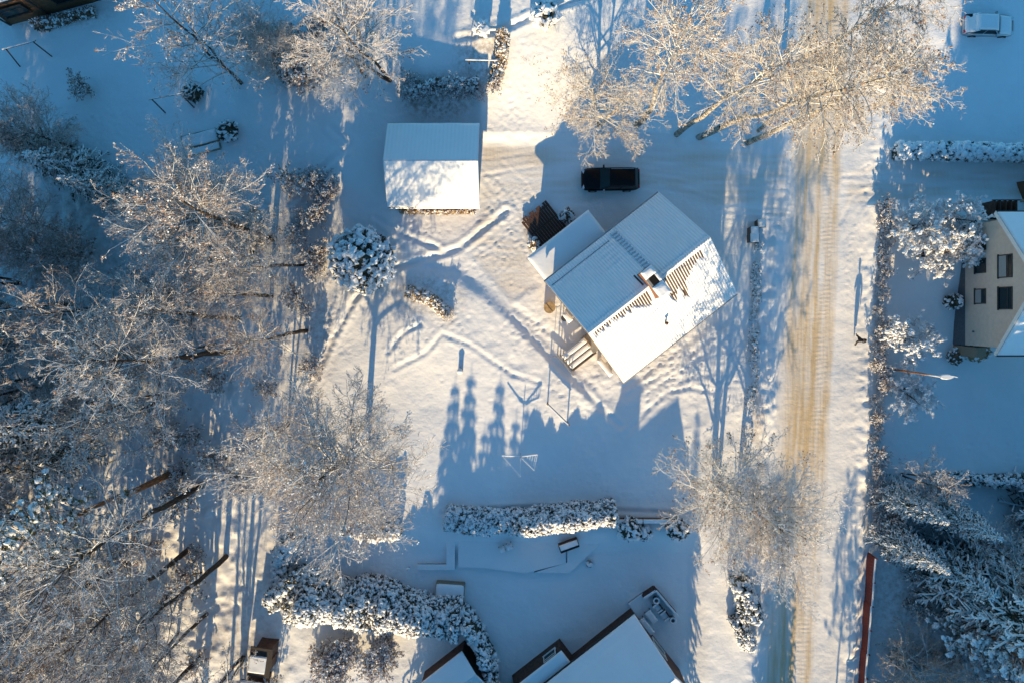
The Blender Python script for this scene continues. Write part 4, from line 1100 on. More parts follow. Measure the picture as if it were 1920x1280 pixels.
# ------------------------------------------------------------------ south neighbour's house
NC_px = (1180, 1123)
u2 = Vector((-.788, -.616)); v2 = Vector((.616, -.788))           # world directions: along the eave to SW, across to SE
na = math.atan2(.616, .788)                                        # local X points NE
NHW, NL = 4.2, 15.0
c0 = Vector(G(*NC_px)) + v2 * NHW                                  # ridge NE end
nb_ = c0 + u2 * (NL / 2)
NZ = -.8
nh = thing('house', 'neighbour house with big plain snow roof cut by the bottom edge', 'house', (*nb_, NZ), na)
NZE, NZR = 2.7 - NZ, 5.6 - NZ
def nz(y): return NZR - (NZR - NZE) * abs(y) / NHW
mb = MB(); gable_walls(mb, -NL / 2 + .4, NL / 2 - .4, -NHW + .95, NHW - .95, nz(NHW - .95) - .1, NZR - .1); mb.link('wall', M['dwood'], nh)
for sy in (1, -1):
    mb = MB(); x0, x1 = -NL / 2, NL / 2
    mb.add([(x0, 0, NZR), (x1, 0, NZR), (x1, sy * NHW, NZE), (x0, sy * NHW, NZE), (x0, 0, NZR - .14), (x1, 0, NZR - .14), (x1, sy * NHW, NZE - .14), (x0, sy * NHW, NZE - .14)],
           [(0, 1, 2, 3), (7, 6, 5, 4), (2, 6, 7, 3), (1, 5, 6, 2), (0, 3, 7, 4)]); mb.link('roof', M['dtrim'], nh)
    slab(nh, 'roof_snow', lambda u, v, sy=sy: np.stack([sy * (x0 + (x1 - x0) * u), sy * NHW * v, NZR - (NZR - NZE) * v + .004 + 0 * u], -1), 90, 40,
         lambda u, v: .18 + .03 * vnoise(u * 15, v * 5, 1.6, 170) - .05 * np.exp(-((v - .86) / .012) ** 2), M['rsnow'])
    MB().tube([(x0, sy * (NHW + .06), NZE - .08), (x1, sy * (NHW + .06), NZE - .08)], .06, 6).link('gutter', M['dtrim'], nh)
mb = MB(); mb.box((NL / 2 - 5.2, 0, NZR + .2), (1.0, 1.7, 2.2)); nco = mb.link('chimney', M['brick'], nh)
mb = MB(); mb.box((NL / 2 - 5.2, 0, NZR + 1.35), (1.15, 1.85, .12)); mb.link('chimney_crown', M['stone'], nco)
for x in (NL/2-1.2,):
    window(nh, (NL / 2 - .4, 0, 1.8), 1.6, 1.3, 'x')
# annexe with lower roof
ax = thing('annexe', 'low brown annexe with snow roof joined to the neighbour house', 'annexe', (*(Vector(G(1048, 1192)) + u2 * 2.75 + v2 * 1.55), NZ), na)
mb = MB(); mb.box((0, -.3, 1.35), (5.0, 2.8, 2.7)); mb.link('wall', M['dwood'], ax)
mb = MB(); mb.box((-.1, -.3, 2.85), (5.7, 3.4, .16)); mb.link('roof', M['dtrim'], ax)
slab(ax, 'roof_snow', lambda u, v: np.stack([-2.95 + 5.7 * u, -2.0 + 3.4 * v, 2.935 + 0 * u], -1), 40, 26, lambda u, v: .17 + .03 * vnoise(u * 5, v * 3, 1, 171), M['rsnow'])
window(ax, (1.4, 1.1, 1.6), 1.2, 1.0, 'y')
# shed by the hedge
sh = thing('shed', 'small shed with sunlit snow roof tucked behind the lower hedge', 'shed', (*(Vector(G(872, 1208)) + u2 * 2.2 + v2 * 1.6), NZ), na)
SX, SY = 2.3, 1.9
mb = MB(); gable_walls(mb, -SX + .2, SX - .2, -SY + .25, SY - .25, 2.3, 2.95); mb.link('wall', M['dwood'], sh)
for sy in (1, -1):
    mb = MB(); mb.add([(-SX, 0, 3.1), (SX, 0, 3.1), (SX, sy * SY, 2.4), (-SX, sy * SY, 2.4), (-SX, 0, 3.0), (SX, 0, 3.0), (SX, sy * SY, 2.3), (-SX, sy * SY, 2.3)],
           [(0, 1, 2, 3), (7, 6, 5, 4), (2, 6, 7, 3), (1, 5, 6, 2), (0, 3, 7, 4)]); mb.link('roof', M['dtrim'], sh)
    slab(sh, 'roof_snow', lambda u, v, sy=sy: np.stack([sy * (-SX + 2 * SX * u), sy * SY * v, 3.1 - .7 * v + .004 + 0 * u], -1), 40, 20, lambda u, v: .15 + .02 * vnoise(u * 5, v * 2, .9, 172), M['rsnow'])
# dark shed at bottom left
s2 = thing('shed', 'little dark flat roofed shed at the foot of the left wood', 'shed', (*G(505, 1212), 0), math.radians(-8))
mb = MB(); mb.box((-.0, -.3, .85), (1.4, 2.0, 1.9)); mb.link('wall', M['dwood'], s2)
mb = MB(); mb.box((0, -.3, 1.86), (1.75, 2.3, .12)); mb.link('roof', M['dtrim'], s2)
slab(s2, 'roof_snow', lambda u, v: np.stack([-.8 + 1.3 * u, -1.1 + 1.3 * v, 1.925 + 0 * u], -1), 16, 16, lambda u, v: .12 + .02 * vnoise(u, v, .4, 9), M['rsnow'])
mb = MB(); mb.box((.72, -.7, .8), (.05, .8, 1.7)); mb.link('door', M['dwood'], s2)
s3 = thing('woodshed', 'snow roofed lean-to at the bottom left with a dark side wall', 'lean-to', (*G(488, 1283), 0), math.radians(-8))
mb = MB(); mb.box((0, 0, .9), (1.6, 2.4, 1.9)); mb.link('wall', M['dwood'], s3)
mb = MB(); mb.box((-.05, 0, 1.9), (1.8, 2.7, .1)); mb.link('roof', M['dtrim'], s3)
slab(s3, 'roof_snow', lambda u, v: np.stack([-.93 + 1.75 * u, -1.33 + 2.66 * v, 1.955 + 0 * u], -1), 16, 20, lambda u, v: .13 + .03 * vnoise(u * 2, v * 3, .5, 10), M['rsnow'])
# top left house
tl = thing('house', 'dark old house corner with one big window, top left of picture', 'house', (*G(20, 49), 0), math.radians(15.8))
mb = MB(); mb.box((5.0, 3.0, 1.5), (10, 6, 3.8)); mb.link('wall', M['gwall'], tl)
window(tl, (1.6, 0, 1.75), 2.0, 1.3, 'y', sign=-1, frame='dtrim'); window(tl, (5.6, 0, 1.75), 1.8, 1.3, 'y', sign=-1, frame='dtrim')
for x in (3.35, 0.1):
    mb = MB(); mb.box((x, -.04, 1.7), (.16, .06, 3.2)); mb.link('wall_post', M['dtrim'], tl)
mb = MB(); mb.box((5.0, 3.0, 3.45), (10.5, 6.5, .2)); mb.link('roof', M['dtrim'], tl)
slab(tl, 'roof_snow', lambda u, v: np.stack([-.2 + 10.4 * u, -.2 + 6.4 * v, 3.552 + 0 * u], -1), 20, 20, lambda u, v: .17 + 0 * u, M['rsnow'])

# ------------------------------------------------------------------ cars
def make_car(name, label, loc, rot, paint, L=4.7, W=1.88, Hh=1.66, snow=False, suv=True):
    car = thing(name, label, 'car', loc, rot)                    # nose towards +X
    n = 30; xs = np.linspace(-L / 2, L / 2, n); K = 13
    belt = 0.98 if suv else 0.90
    V = []
    for x in xs:
        t = (x + L / 2) / L
        hwid = W / 2 * (1 - 0.20 * abs(2 * t - 1) ** 12 - 0.05 * max(0, (t - .75) / .25) ** 2)
        nose = max(0, (t - 0.68) / 0.32); tail = max(0, (0.1 - t) / 0.1)
        top = belt - 0.20 * nose ** 1.5 - (0.16 * nose ** 8) - 0.08 * tail
        bot = 0.24 + 0.22 * max(0, (abs(2 * t - 1) - .9) / .1)
        for j in range(K):
            q = -1 + 2 * j / (K - 1)
            if abs(q) > 0.66:
                k = (abs(q) - .66) / .34
                y = hwid * (1 - .02 * (1 - k) - 0.05 * k * k); z = top - 0.06 - (top - 0.06 - bot) * k
            else:
                k = abs(q) / .66
                y = hwid * .97 * k; z = top - 0.065 * k ** 4 + 0.035 * (1 - k * k) * nose
            V.append((x, math.copysign(y, q) if q else 0, z))
    F = [(i * K + j, (i + 1) * K + j, (i + 1) * K + j + 1, i * K + j + 1) for i in range(n - 1) for j in range(K - 1)]
    F += [tuple(range(K))[::1], tuple((n - 1) * K + j for j in range(K))[::-1]]
    F += [(i * K + K - 1, (i + 1) * K + K - 1, (i + 1) * K, i * K) for i in range(n - 1)]
    mb = MB(); mb.add(V, F); body = mb.link('body', M[paint], car, smooth=True)
    # cabin
    xb0, xb1 = -L * .475, L * .19; xt0, xt1 = (-L * .40, L * .03) if suv else (-L * .27, L * .04)
    wb, wt = W * .46, W * .375
    zt = Hh - .06
    def quad(nm, pts, mat, par=car):
        mb = MB(); c = sum((Vector(p) for p in pts), Vector()) / len(pts)
        nrm = (Vector(pts[1]) - Vector(pts[0])).cross(Vector(pts[2]) - Vector(pts[0])).normalized()
        inn = [Vector(p) - nrm * .04 for p in pts]; k = len(pts)
        mb.add([*pts, *inn], [tuple(range(k)), tuple(range(k, 2 * k))[::-1]] + [(i, k + i, k + (i + 1) % k, (i + 1) % k) for i in range(k)])
        return mb.link(nm, M[mat], par)
    zb = belt - .03
    quad('windscreen', [(xb1, -wb, zb), (xb1, wb, zb), (xt1, wt, zt), (xt1, -wt, zt)], 'glass')
    quad('rear_window', [(xb0, wb, zb), (xb0, -wb, zb), (xt0, -wt, zt), (xt0, wt, zt)], 'glass')
    for s in (1, -1):
        a, b_ = xb0 + .1, xb1 - .1; m1 = (xt0 + xt1) / 2
        pts = [(xb1, s * wb, zb), (xb0, s * wb, zb), (xt0, s * wt, zt), (xt1, s * wt, zt)]
        quad('side_panel', pts if s > 0 else pts[::-1], paint)
        e = s * .012
        for (f0, f1) in ((.06, .47), (.52, .9)):
            lo0, lo1 = xb1 + (xb0 - xb1) * f0, xb1 + (xb0 - xb1) * f1; hi0, hi1 = xt1 + (xt0 - xt1) * f0, xt1 + (xt0 - xt1) * f1
            def mixp(xl_, xh_, k): return (xl_ + (xh_ - xl_) * k, s * (wb + (wt - wb) * k) + e * 1.6, zb + (zt - zb) * k + .006)
            p = [mixp(lo0, hi0, .12), mixp(lo1, hi1, .12), mixp(lo1, hi1, .86), mixp(lo0, hi0, .86)]
            quad('side_window', p if s > 0 else p[::-1], 'glass')
    rv = []; nr, kr = 9, 7
    for i in range(nr):
        x = xt0 - .03 + (xt1 - xt0 + .06) * i / (nr - 1)
        for j in range(kr):
            q = -1 + 2 * j / (kr - 1); w_ = wt * (1 - .06 * abs(2 * i / (nr - 1) - 1) ** 4)
            rv.append((x, q * w_, zt - .02 + .08 * (1 - q ** 4) * (1 - abs(2 * i / (nr - 1) - 1) ** 4)))
    o = nr * kr
    fr = [(i * kr + j, (i + 1) * kr + j, (i + 1) * kr + j + 1, i * kr + j + 1) for i in range(nr - 1) for j in range(kr - 1)]
    mb = MB(); mb.add(rv, fr); roof = mb.link('roof', M[paint], car, smooth=True)
    if suv:
        for s in (1, -1): MB().tube([(xt0 + .1, s * (wt - .04), zt + .09), (xt1 - .1, s * (wt - .04), zt + .09)], .022, 5).link('roof_rail', M['steel' if s < 0 else 'black'], car)
    for sx, nmx in ((L * .305, 'f'), (-L * .29, 'r')):
        for s in (1, -1):
            mb = MB(); mb.lathe((0, 0, -.11), [(.2, 0), (.34, .0), (.36, .05), (.36, .17), (.34, .22), (.2, .22)], 20)
            wh = link('wheel', mb.mesh('wheel', M['tyre'], True), car, (sx, s * (W / 2 - .09), .35), (PI / 2, 0, 0))
            mb = MB(); mb.lathe((0, 0, -.115), [(.05, 0), (.2, .0), (.2, .23), (.05, .23)], 12); link('rim', mb.mesh('rim', M['rim']), wh)
    for s in (1, -1):
        mb = MB(); mb.box((L / 2 - .17, s * (W / 2 - .30), .70), (.2, .34, .12), rz=-s * .45); mb.link('headlight', M['lamp'], car)
        mb = MB(); mb.box((-L / 2 + .07, s * (W / 2 - .28), .84), (.16, .22, .14)); mb.link('tail_light', M['red'], car)
        mb = MB(); mb.box((xb1 - .32, s * (W / 2 + .06), belt + .06), (.14, .22, .15)); mb.link('mirror', M[paint if not suv or s < 0 else 'steel'], car)
    mb = MB(); mb.box((L / 2 - .02, 0, .5), (.06, 1.0, .22)); mb.link('grille', M['bing'], car)
    if snow:
        slab(car, 'snow_cover', lambda u, v: np.stack([xt0 - .25 + (xt1 - xt0 + .55) * u, -wt * .97 + 2 * wt * .97 * v, zt - .03 - .22 * np.clip(np.abs(u - .5) * 2 - .75, 0, 1) * 2 + 0 * v], -1), 26, 20,
             lambda u, v: .13 * (1 - (2 * np.abs(u - .5)) ** 8) * (1 - (2 * np.abs(v - .5)) ** 8) + .04, M['snow'])
        slab(car, 'bonnet_snow', lambda u, v: np.stack([xb1 - .02 + (L / 2 - xb1 - .2) * u, -W * .42 + W * .84 * v, belt + .0 - .2 * u ** 1.5 + 0 * v], -1), 14, 18,
             lambda u, v: .10 * (1 - (2 * np.abs(v - .5)) ** 8) * (1 - u ** 8) + .02, M['snow'])
        slab(car, 'rear_window_snow', lambda u, v: np.stack([xb0 + (xt0 - xb0) * u, -wb * .9 + wb * 1.8 * v, zb + (zt - zb) * u + 0 * v], -1), 8, 16, lambda u, v: .05 + .03 * vnoise(u, v, .3, 6) - .1 * (v > .85) * (u < .5), M['snow'])
        slab(car, 'boot_snow', lambda u, v: np.stack([-L / 2 + .06 + (xb0 + L / 2 + .25) * u, -W * .40 + W * .8 * v, belt - .06 + .1 * u + 0 * v], -1), 8, 18,
             lambda u, v: .09 * (1 - (2 * np.abs(v - .5)) ** 8) + .02, M['snow'])
    return car
p = P(1145, 335.5, 0.9)
make_car('parked_car', 'black estate car parked on the shaded driveway by the house', (p.x, p.y, .02), PI + .01, 'black', 4.65, 1.84, 1.58)
p = P(1855, 47, 0.8)
make_car('parked_car', 'silver car with snow on roof and bonnet, upper right corner', (p.x, p.y, 0), -.02, 'silver', 4.1, 1.72, 1.45, snow=True, suv=False)

# ------------------------------------------------------------------ yard objects
def bin_(label, px, py, mat, lidm, w_=.6, h_=1.05, snowh=.12, lump=False):
    p = P(px, py, h_); b = thing('wheelie_bin', label, 'bin', (p.x, p.y, 0), math.radians(2))
    mb = MB(); a, c = w_ / 2, w_ / 2 * .85
    mb.add([(-c, -c, 0), (c, -c, 0), (c, c, 0), (-c, c, 0), (-a, -a, h_ - .08), (a, -a, h_ - .08), (a, a, h_ - .08), (-a, a, h_ - .08)], [(3, 2, 1, 0), (4, 5, 6, 7), (0, 1, 5, 4), (1, 2, 6, 5), (2, 3, 7, 6), (3, 0, 4, 7)])
    mb.link('body', M[mat], b)
    mb = MB(); mb.box((0, 0, h_ - .03), (w_ + .06, w_ + .06, .08)); mb.link('lid', M[lidm], b)
    mb = MB(); mb.tube([(a + .06, -a + .05, h_ - .1), (a + .06, a - .05, h_ - .1)], .02, 5); mb.link('handle', M[lidm], b)
    for s in (-1, 1):
        link('wheel', MB().lathe((0, 0, -.03), [(.1, 0), (.1, .06)], 10).mesh('wheel', M['tyre']), b, (c, s * c * .8, .1), (PI / 2, 0, 0))
    slab(b, 'snow_cap', lambda u, v: np.stack([-a + w_ * u, -a + w_ * v, h_ + .012 + 0 * u], -1), 12, 12,
         lambda u, v: (snowh + (.12 * vnoise(u, v, .3, 8) if lump else 0)) * (1 - (2 * np.abs(u - .5)) ** 6) * (1 - (2 * np.abs(v - .5)) ** 6) + .01, M['snow'])
bin_('brown bin with tall lumpy snow cap, topmost of the three bins', 1428, 419, 'binb', 'binb', .62, 1.0, .3, True)
bin_('grey bin with thin snow on its lid, middle of the three bins', 1415, 432, 'binb', 'bing', .62, 1.1, .06)
bin_('larger grey bin with bluish snow lid, lowest of the three bins', 1415, 446, 'bing', 'bing', .7, 1.1, .06)

# stump
st_ = thing('tree_stump', 'lone snow capped stump on the smooth sunny lawn', 'stump', GP(864, 694))
MB().lathe((0, 0, -.2), [(.26, 0), (.2, .25), (.19, .68)], 12).link('trunk', M['dark'], st_)
MB().lathe((0, 0, .47), [(.21, 0), (.24, .06), (.2, .13), (.1, .17), (.03, .18)], 14).link('snow_cap', M['snow'], st_, smooth=True)

# rotary clothes dryer
rd = thing('rotary_clothes_dryer', 'frosty rotary clothes dryer standing in the blue shade of the lawn', 'clothes dryer', GP(976, 849))
mb = MB(); mb.tube([(0, 0, -.2), (0, 0, 1.75)], .03, 6); mb.link('post', M['steel'], rd)
ends = []
for k, (ax_, ay_) in enumerate(((-1.45, .2), (1.35, .28), (1.1, -.95), (0, -1.45))):
    e = Vector((ax_, ay_, 1.75)); ends.append(e)
    MB().tube([(0, 0, 1.25), e], .045, 5).link('arm', M['frost'], rd)
for t in (.45, .6, .75, .9, 1.0):
    mb = MB()
    for a, b in ((0, 3), (1, 2)):
        A, B = Vector((0, 0, 1.25)).lerp(ends[a], t), Vector((0, 0, 1.25)).lerp(ends[b], t); mid = (A + B) / 2 - Vector((0, 0, .08))
        mb.tube([A, mid, B], .022, 4)
    mb.link('line', M['frost'], rd)
# carpet rack
cr = thing('carpet_rack', 'wooden carpet beating rack with a snowy beam at the edge of the shade', 'carpet rack', GP(1044, 770))
A, B = Vector((-.75, .7, 0)), Vector((.85, -.85, 0))
for q in (A, B): MB().tube([q - Vector((0, 0, .2)), q + Vector((0, 0, 1.25))], .055, 6).link('post', M['dwood'], cr)
for z in (1.22, .8):
    o = MB().tube([A + (A - B) * .06 + Vector((0, 0, z)), B + (B - A) * .06 + Vector((0, 0, z))], .06, 6).link('beam', M['wood'], cr)
    MB().tube([A + Vector((0, 0, z + .08)), A.lerp(B, .5) + Vector((0, 0, z + .09)), B + Vector((0, 0, z + .08))], .05, 5).link('beam_snow', M['snow'], o)
def frame(label, tops, bases, name='carpet_rack', extra=None, zt=2.2, feet=False):
    b0 = GP(*bases[0]); o = thing(name, label, 'carpet rack', b0)
    T = [P(*t, zt + b0.z) - b0 for t in tops]; Bs = [GP(*b) - b0 for b in bases]
    for t, b in zip(T, Bs): MB().tube([b - Vector((0, 0, .2)), t], .05, 6).link('post', M['dwood'], o)
    e = (T[1] - T[0]).normalized() * .25
    bm_ = MB().tube([T[0] - e, T[1] + e], .055, 6).link('beam', M['dwood'], o)
    MB().tube([T[0] - e + Vector((0, 0, .07)), T[1] + e + Vector((0, 0, .07))], .05, 5).link('beam_snow', M['snow'], bm_)
    return o
frame('tall wooden rack with snow on its beam near the top left house', [(61, 78), (11, 92)], [(97, 107), (36, 126)], zt=2.3)
frame('wooden rack with snowy beam and a strip of sunlight across it', [(284, 186), (338, 176)], [(311, 214), (364, 203)], zt=2.1)
frame('low snowy rack standing on the shaded lawn above the garage', [(879, 113), (925, 114)], [(882, 128), (927, 129)], zt=1.5)
# pole with line
pl_ = thing('washing_line_post', 'thin leaning post in the sun below the house gable', 'post', GP(1037, 668))
MB().tube([(0, 0, -.2), (0, .05, 1.1)], .025, 5).link('post', M['wood'], pl_)
MB().tube([(-.3, .05, 1.08), (.3, .05, 1.08)], .02, 5).link('crossbar', M['wood'], pl_)
# small vegetable beds
def bed(label, c, size, rot, h_=.35, snow=.12, name='raised_bed', mat='wood'):
    o = thing(name, label, 'raised bed', GP(*c), rot); a, b = size[0] / 2, size[1] / 2
    for (x, y, dx, dy) in ((0, b, size[0], .08), (0, -b, size[0], .08), (a, 0, .08, size[1] - .09), (-a, 0, .08, size[1] - .09)):
        mb = MB(); mb.box((x, y, h_ / 2 - .05), (dx, dy, h_ + .1)); mb.link('side_board', M[mat], o)
    slab(o, 'snow_fill', lambda u, v: np.stack([-a + size[0] * u, -b + size[1] * v, h_ - .06 + 0 * u], -1), 24, 20, lambda u, v: snow * (1 - .6 * (2 * np.abs(u - .5)) ** 8) * (1 - .6 * (2 * np.abs(v - .5)) ** 8) + .09 * vnoise(u * size[0], v * size[1], .6, 33), M['snow'])
    return o
bed('wide raised bed with smooth blue snow in the upper left garden', (378, 262), (2.9, 1.0), math.radians(14)); bed('narrow bed along the lower side of the wide garden bed', (382, 282), (2.9, .55), math.radians(14), .3)
bed('square raised bed with a snowy shrub standing in it', (842, 1122), (2.3, 2.3), math.radians(-4), .7, .2)
# terraces in the lower garden
def poly_slab(label, poly, z0, h_, cat='terrace', name='terrace'):
    c = G(*poly[0]); o = thing(name, label, cat, (*c, z0))
    pts = [(G(*q)[0] - c[0], G(*q)[1] - c[1]) for q in poly]
    if sum(a[0] * b[1] - b[0] * a[1] for a, b in zip(pts, pts[1:] + pts[:1])) < 0: pts = pts[::-1]
    MB().prism(pts, -.3, h_ - .14).link('stone_edge', M['stone'], o)
    mb = MB(); mb.prism(pts, h_ - .14, h_ - .02)
    cc = (sum(p_[0] for p_ in pts) / len(pts), sum(p_[1] for p_ in pts) / len(pts)); top = [(cc[0] + (q[0] - cc[0]) * .985, cc[1] + (q[1] - cc[1]) * .97) for q in pts]
    mb.prism(top, h_ - .02, h_ + .03); mb.link('snow_cover', M['snow'], o)
    return o
poly_slab('long stone terrace with smooth shaded snow below the hedge', [(858, 1003), (1062, 1003), (1062, 1058), (985, 1078), (910, 1068), (858, 1066)], -.75, .35)
poly_slab('pointed stone terrace with snow, right of the long terrace', [(1064, 1003), (1148, 1003), (1068, 1078), (1002, 1077), (1064, 1058)], -.75, .3)
poly_slab('snowy kerb wall enclosing the small lawn left of the terrace', [(836, 1000), (852, 1000), (852, 1072), (780, 1072), (780, 1062), (836, 1062)], -.75, .3, 'kerb', 'garden_kerb')
pt = thing('snow_topped_urn', 'round clipped pot with snow, alone on the lower lawn', 'pot', GP(1106, 1060))
MB().lathe((0, 0, -.1), [(.16, 0), (.26, .3), (.29, .55), (.25, .56)], 14).link('pot', M['stone'], pt, smooth=True)
v, f = blobs(np.array([[0, 0, .5], [.1, .08, .55], [-.1, 0, .55], [.02, -.12, .52], [.18, -.05, .45], [-.16, .12, .45]]), np.full(6, .15), 5, .8, .2); link('snow_cap', mesh_np('snow_cap', v, f, [M['snow']]), pt)
for i, (x, y, lab) in enumerate(((764, 1069, 'small snow capped garden light, upper of the two on the lower lawn'), (762, 1106, 'small snow capped garden light, lower of the two on the lower lawn'))):
    o = thing('garden_light', lab, 'garden light', GP(x, y), group='garden lights'); MB().tube([(0, 0, -.1), (0, 0, .5)], .05, 6).link('post', M['bing'], o)
    MB().lathe((0, 0, .45), [(.14, 0), (.16, .05), (.12, .13), (.04, .16)], 10).link('snow_cap', M['snow'], o, smooth=True)
def stool(label, px, py, s=.5, h_=.55):
    p = P(px, py, h_ - .5); o = thing('stool', label, 'stool', (p.x, p.y, -.45), .4)
    mb = MB(); mb.box((0, 0, h_ - .04), (s, s, .06)); mb.link('seat', M['wood'], o)
    for sx in (-1, 1):
        for sy in (-1, 1):
            mb = MB(); mb.box((sx * s * .4, sy * s * .4, h_ / 2 - .05), (.05, .05, h_ - .06)); mb.link('leg', M['wood'], o)
    slab(o, 'snow_cap', lambda u, v: np.stack([-s / 2 + s * u, -s / 2 + s * v, h_ + 0 * u], -1), 12, 12, lambda u, v: .26 * (1 - (2 * np.abs(u - .5)) ** 4) * (1 - (2 * np.abs(v - .5)) ** 4) + .01, M['snow'])
stool('snow heaped stool catching the sun, left of the pair on the terrace', 941, 1030); stool('snow heaped stool catching the sun, right of the pair on the terrace', 955, 1024)
bx_ = thing('storage_box', 'open dark storage box on the terrace under the hedge', 'box', GP(1066, 1019, .35), math.radians(20))
mb = MB(); mb.box((0, 0, .1), (1.5, .55, .2)); mb.link('floor', M['near_black'], bx_)  # near-black floor makes the open box dark inside
for (x, y, dx, dy) in ((0, .3, 1.6, .07), (0, -.3, 1.6, .07), (.78, 0, .07, .5), (-.78, 0, .07, .5)):
    mb = MB(); mb.box((x, y, .3), (dx, dy, .6)); mb.link('side_board', M['dwood'], bx_)
slab(bx_, 'snow_cover', lambda u, v: np.stack([-.72 + 1.5 * u, -.12 + .44 * v, .605 + 0 * u], -1), 10, 8, lambda u, v: .1 + 0 * u, M['snow'])
# patio of the neighbour
pa = poly_slab('snowy corner patio deck beside the neighbour house', [(1180, 1136), (1205, 1118), (1228, 1104), (1266, 1150), (1266, 1164), (1215, 1195)], -.75, .3, 'deck', 'patio_deck')
ang = na
def furn(name, label, cat, px, py, d_, z=-.45, snow=.14, back=False, rot=ang):
    p = P(px, py, z + d_[2]); o = thing(name, label, cat, (p.x, p.y, z), rot)
    mb = MB(); mb.box((0, 0, d_[2] - .04), (d_[0], d_[1], .08)); mb.link('top' if not back else 'seat', M['dwood'], o)
    for sx in (-1, 1):
        for sy in (-1, 1):
            mb = MB(); mb.box((sx * (d_[0] / 2 - .05), sy * (d_[1] / 2 - .05), d_[2] / 2 - .05), (.06, .06, d_[2] - .08)); mb.link('leg', M['dwood'], o)
    if back:
        mb = MB(); mb.box((d_[0] / 2 - .03, 0, d_[2] + .22), (.07, d_[1], .5)); mb.link('backrest', M['dwood'], o)
        for sy in (-1, 1):
            mb = MB(); mb.box((0, sy * (d_[1] / 2), d_[2] + .1), (d_[0], .08, .22)); a = mb.link('armrest', M['dwood'], o)
            slab(a, 'arm_snow', lambda u, v: np.stack([-d_[0] / 2 + d_[0] * u, sy * d_[1] / 2 - .05 + .1 * v, d_[2] + .215 + 0 * u], -1), 8, 5, lambda u, v: .09 + 0 * u, M['snow'], kind=None)
    slab(o, 'snow_cap', lambda u, v: np.stack([-d_[0] / 2 + d_[0] * u, -d_[1] / 2 + d_[1] * v, d_[2] + .005 + 0 * u], -1), 14, 14, lambda u, v: snow * (1 - (2 * np.abs(u - .5)) ** 6) * (1 - (2 * np.abs(v - .5)) ** 6) + .01, M['snow'])
    return o
furn('patio_table', 'low snow covered table on the corner patio', 'table', 1221, 1156, (.6, 1.05, .5))
furn('patio_chair', 'snow filled armchair on the patio, nearer the upper pot', 'chair', 1233, 1137, (.6, .6, .42), back=True); furn('patio_chair', 'snow filled armchair on the patio, nearer the lower pot', 'chair', 1246, 1152, (.6, .6, .42), back=True)
furn('storage_bench', 'long snow topped storage bench against the neighbour gable', 'bench', 1213, 1174, (.5, 1.5, .5))
for x, y, lab in ((1230, 1124, 'round pot with a ring of snow at the upper end of the patio'), (1261, 1161, 'round pot with a ring of snow at the lower end of the patio')):
    p = P(x, y, 0); o = thing('plant_pot', lab, 'pot', (p.x, p.y, -.45), group='patio pots')
    MB().lathe((0, 0, 0), [(.18, 0), (.27, .5), (.3, .62), (.25, .63)], 16).link('pot', M['bing'], o, smooth=True)
    MB().lathe((0, 0, .6), [(.28, 0), (.3, .06), (.22, .1), (.14, .02)], 16).link('snow_cap', M['snow'], o, smooth=True)
pf = thing('patio_fence', 'low snow topped wooden fence round the corner patio', 'fence', (*G(1229, 1104), -.75))
for (a, b) in (((1205, 1119), (1228, 1104)), ((1229, 1104), (1270, 1152))):
    A, B = Vector(G(*a)) - Vector(G(1229, 1104)), Vector(G(*b)) - Vector(G(1229, 1104)); c = (A + B) / 2; dv = B - A
    mb = MB(); mb.box((c.x, c.y, .5), (dv.length, .07, 1.0), rz=math.atan2(dv.y, dv.x)); q = mb.link('panel', M['dwood'], pf)
    mb = MB(); mb.box((c.x, c.y, 1.06), (dv.length, .16, .1), rz=math.atan2(dv.y, dv.x)); mb.link('panel_snow', M['snow'], q)
# little fence near the hedge gap
lf = thing('board_fence', 'short snow topped board fence between hedge and birch', 'fence', GP(1152, 970))
for i in range(2):
    mb = MB(); mb.box((1.1 + i * 2.15, 0, .45), (2.1, .06, .9)); q = mb.link('panel', M['gwall'], lf)
    mb = MB(); mb.box((1.1 + i * 2.15, 0, .97), (2.1, .3, .14)); mb.link('panel_snow', M['snow'], q)
for i in range(3):
    mb = MB(); mb.box((.02 + i * 2.15, -.07, .5), (.1, .08, 1.1)); mb.link('post', M['gwall'], lf)

# ------------------------------------------------------------------ street lamp, red fence, person
lp = thing('street_lamp', 'white street lamp on a brown wooden pole beside the road', 'street lamp', GP(1665, 690))
MB().tube([(0, 0, -.2), (0, 0, 7.3)], [.085, .06], 8).link('pole', M['pine'], lp, smooth=True)
MB().tube([(0, 0, 7.15), (.35, 0, 7.3), (.75, -.02, 7.35)], .035, 6).link('arm', M['steel'], lp)
mb = MB(); hd = [(-.12, .07), (.0, .17), (.35, .2), (.64, .15), (.76, .06)]
for z, k in ((7.25, 1), (7.42, .8)):
    pass
V = [(x, s * y * .95, 7.28) for x, y in hd for s in (-1, 1)] + [(x, s * y * .7, 7.43) for x, y in hd for s in (-1, 1)]; n = 10
F = []
for i in range(4):
    a, b, c, e = 2 * i, 2 * i + 1, 2 * i + 3, 2 * i + 2
    F += [(a, b, c, e), (n + a, n + e, n + c, n + b), (a, e, n + e, n + a), (b, n + b, n + c, c)]
F += [(0, n, n + 1, 1), (8, 9, n + 9, n + 8)]
hdm = MB(); hdm.add(V, F); q = hdm.link('lamp_head', M['white'], lp)
mb = MB(); mb.box((.35, 0, 7.27), (.45, .22, .03)); mb.link('lens', M['lamp'], q)
MB().tube([(.3, .12, 7.4), (.75, .05, 7.42), (1.05, -.02, 7.4)], .03, 5).link('bracket', M['white'], lp)

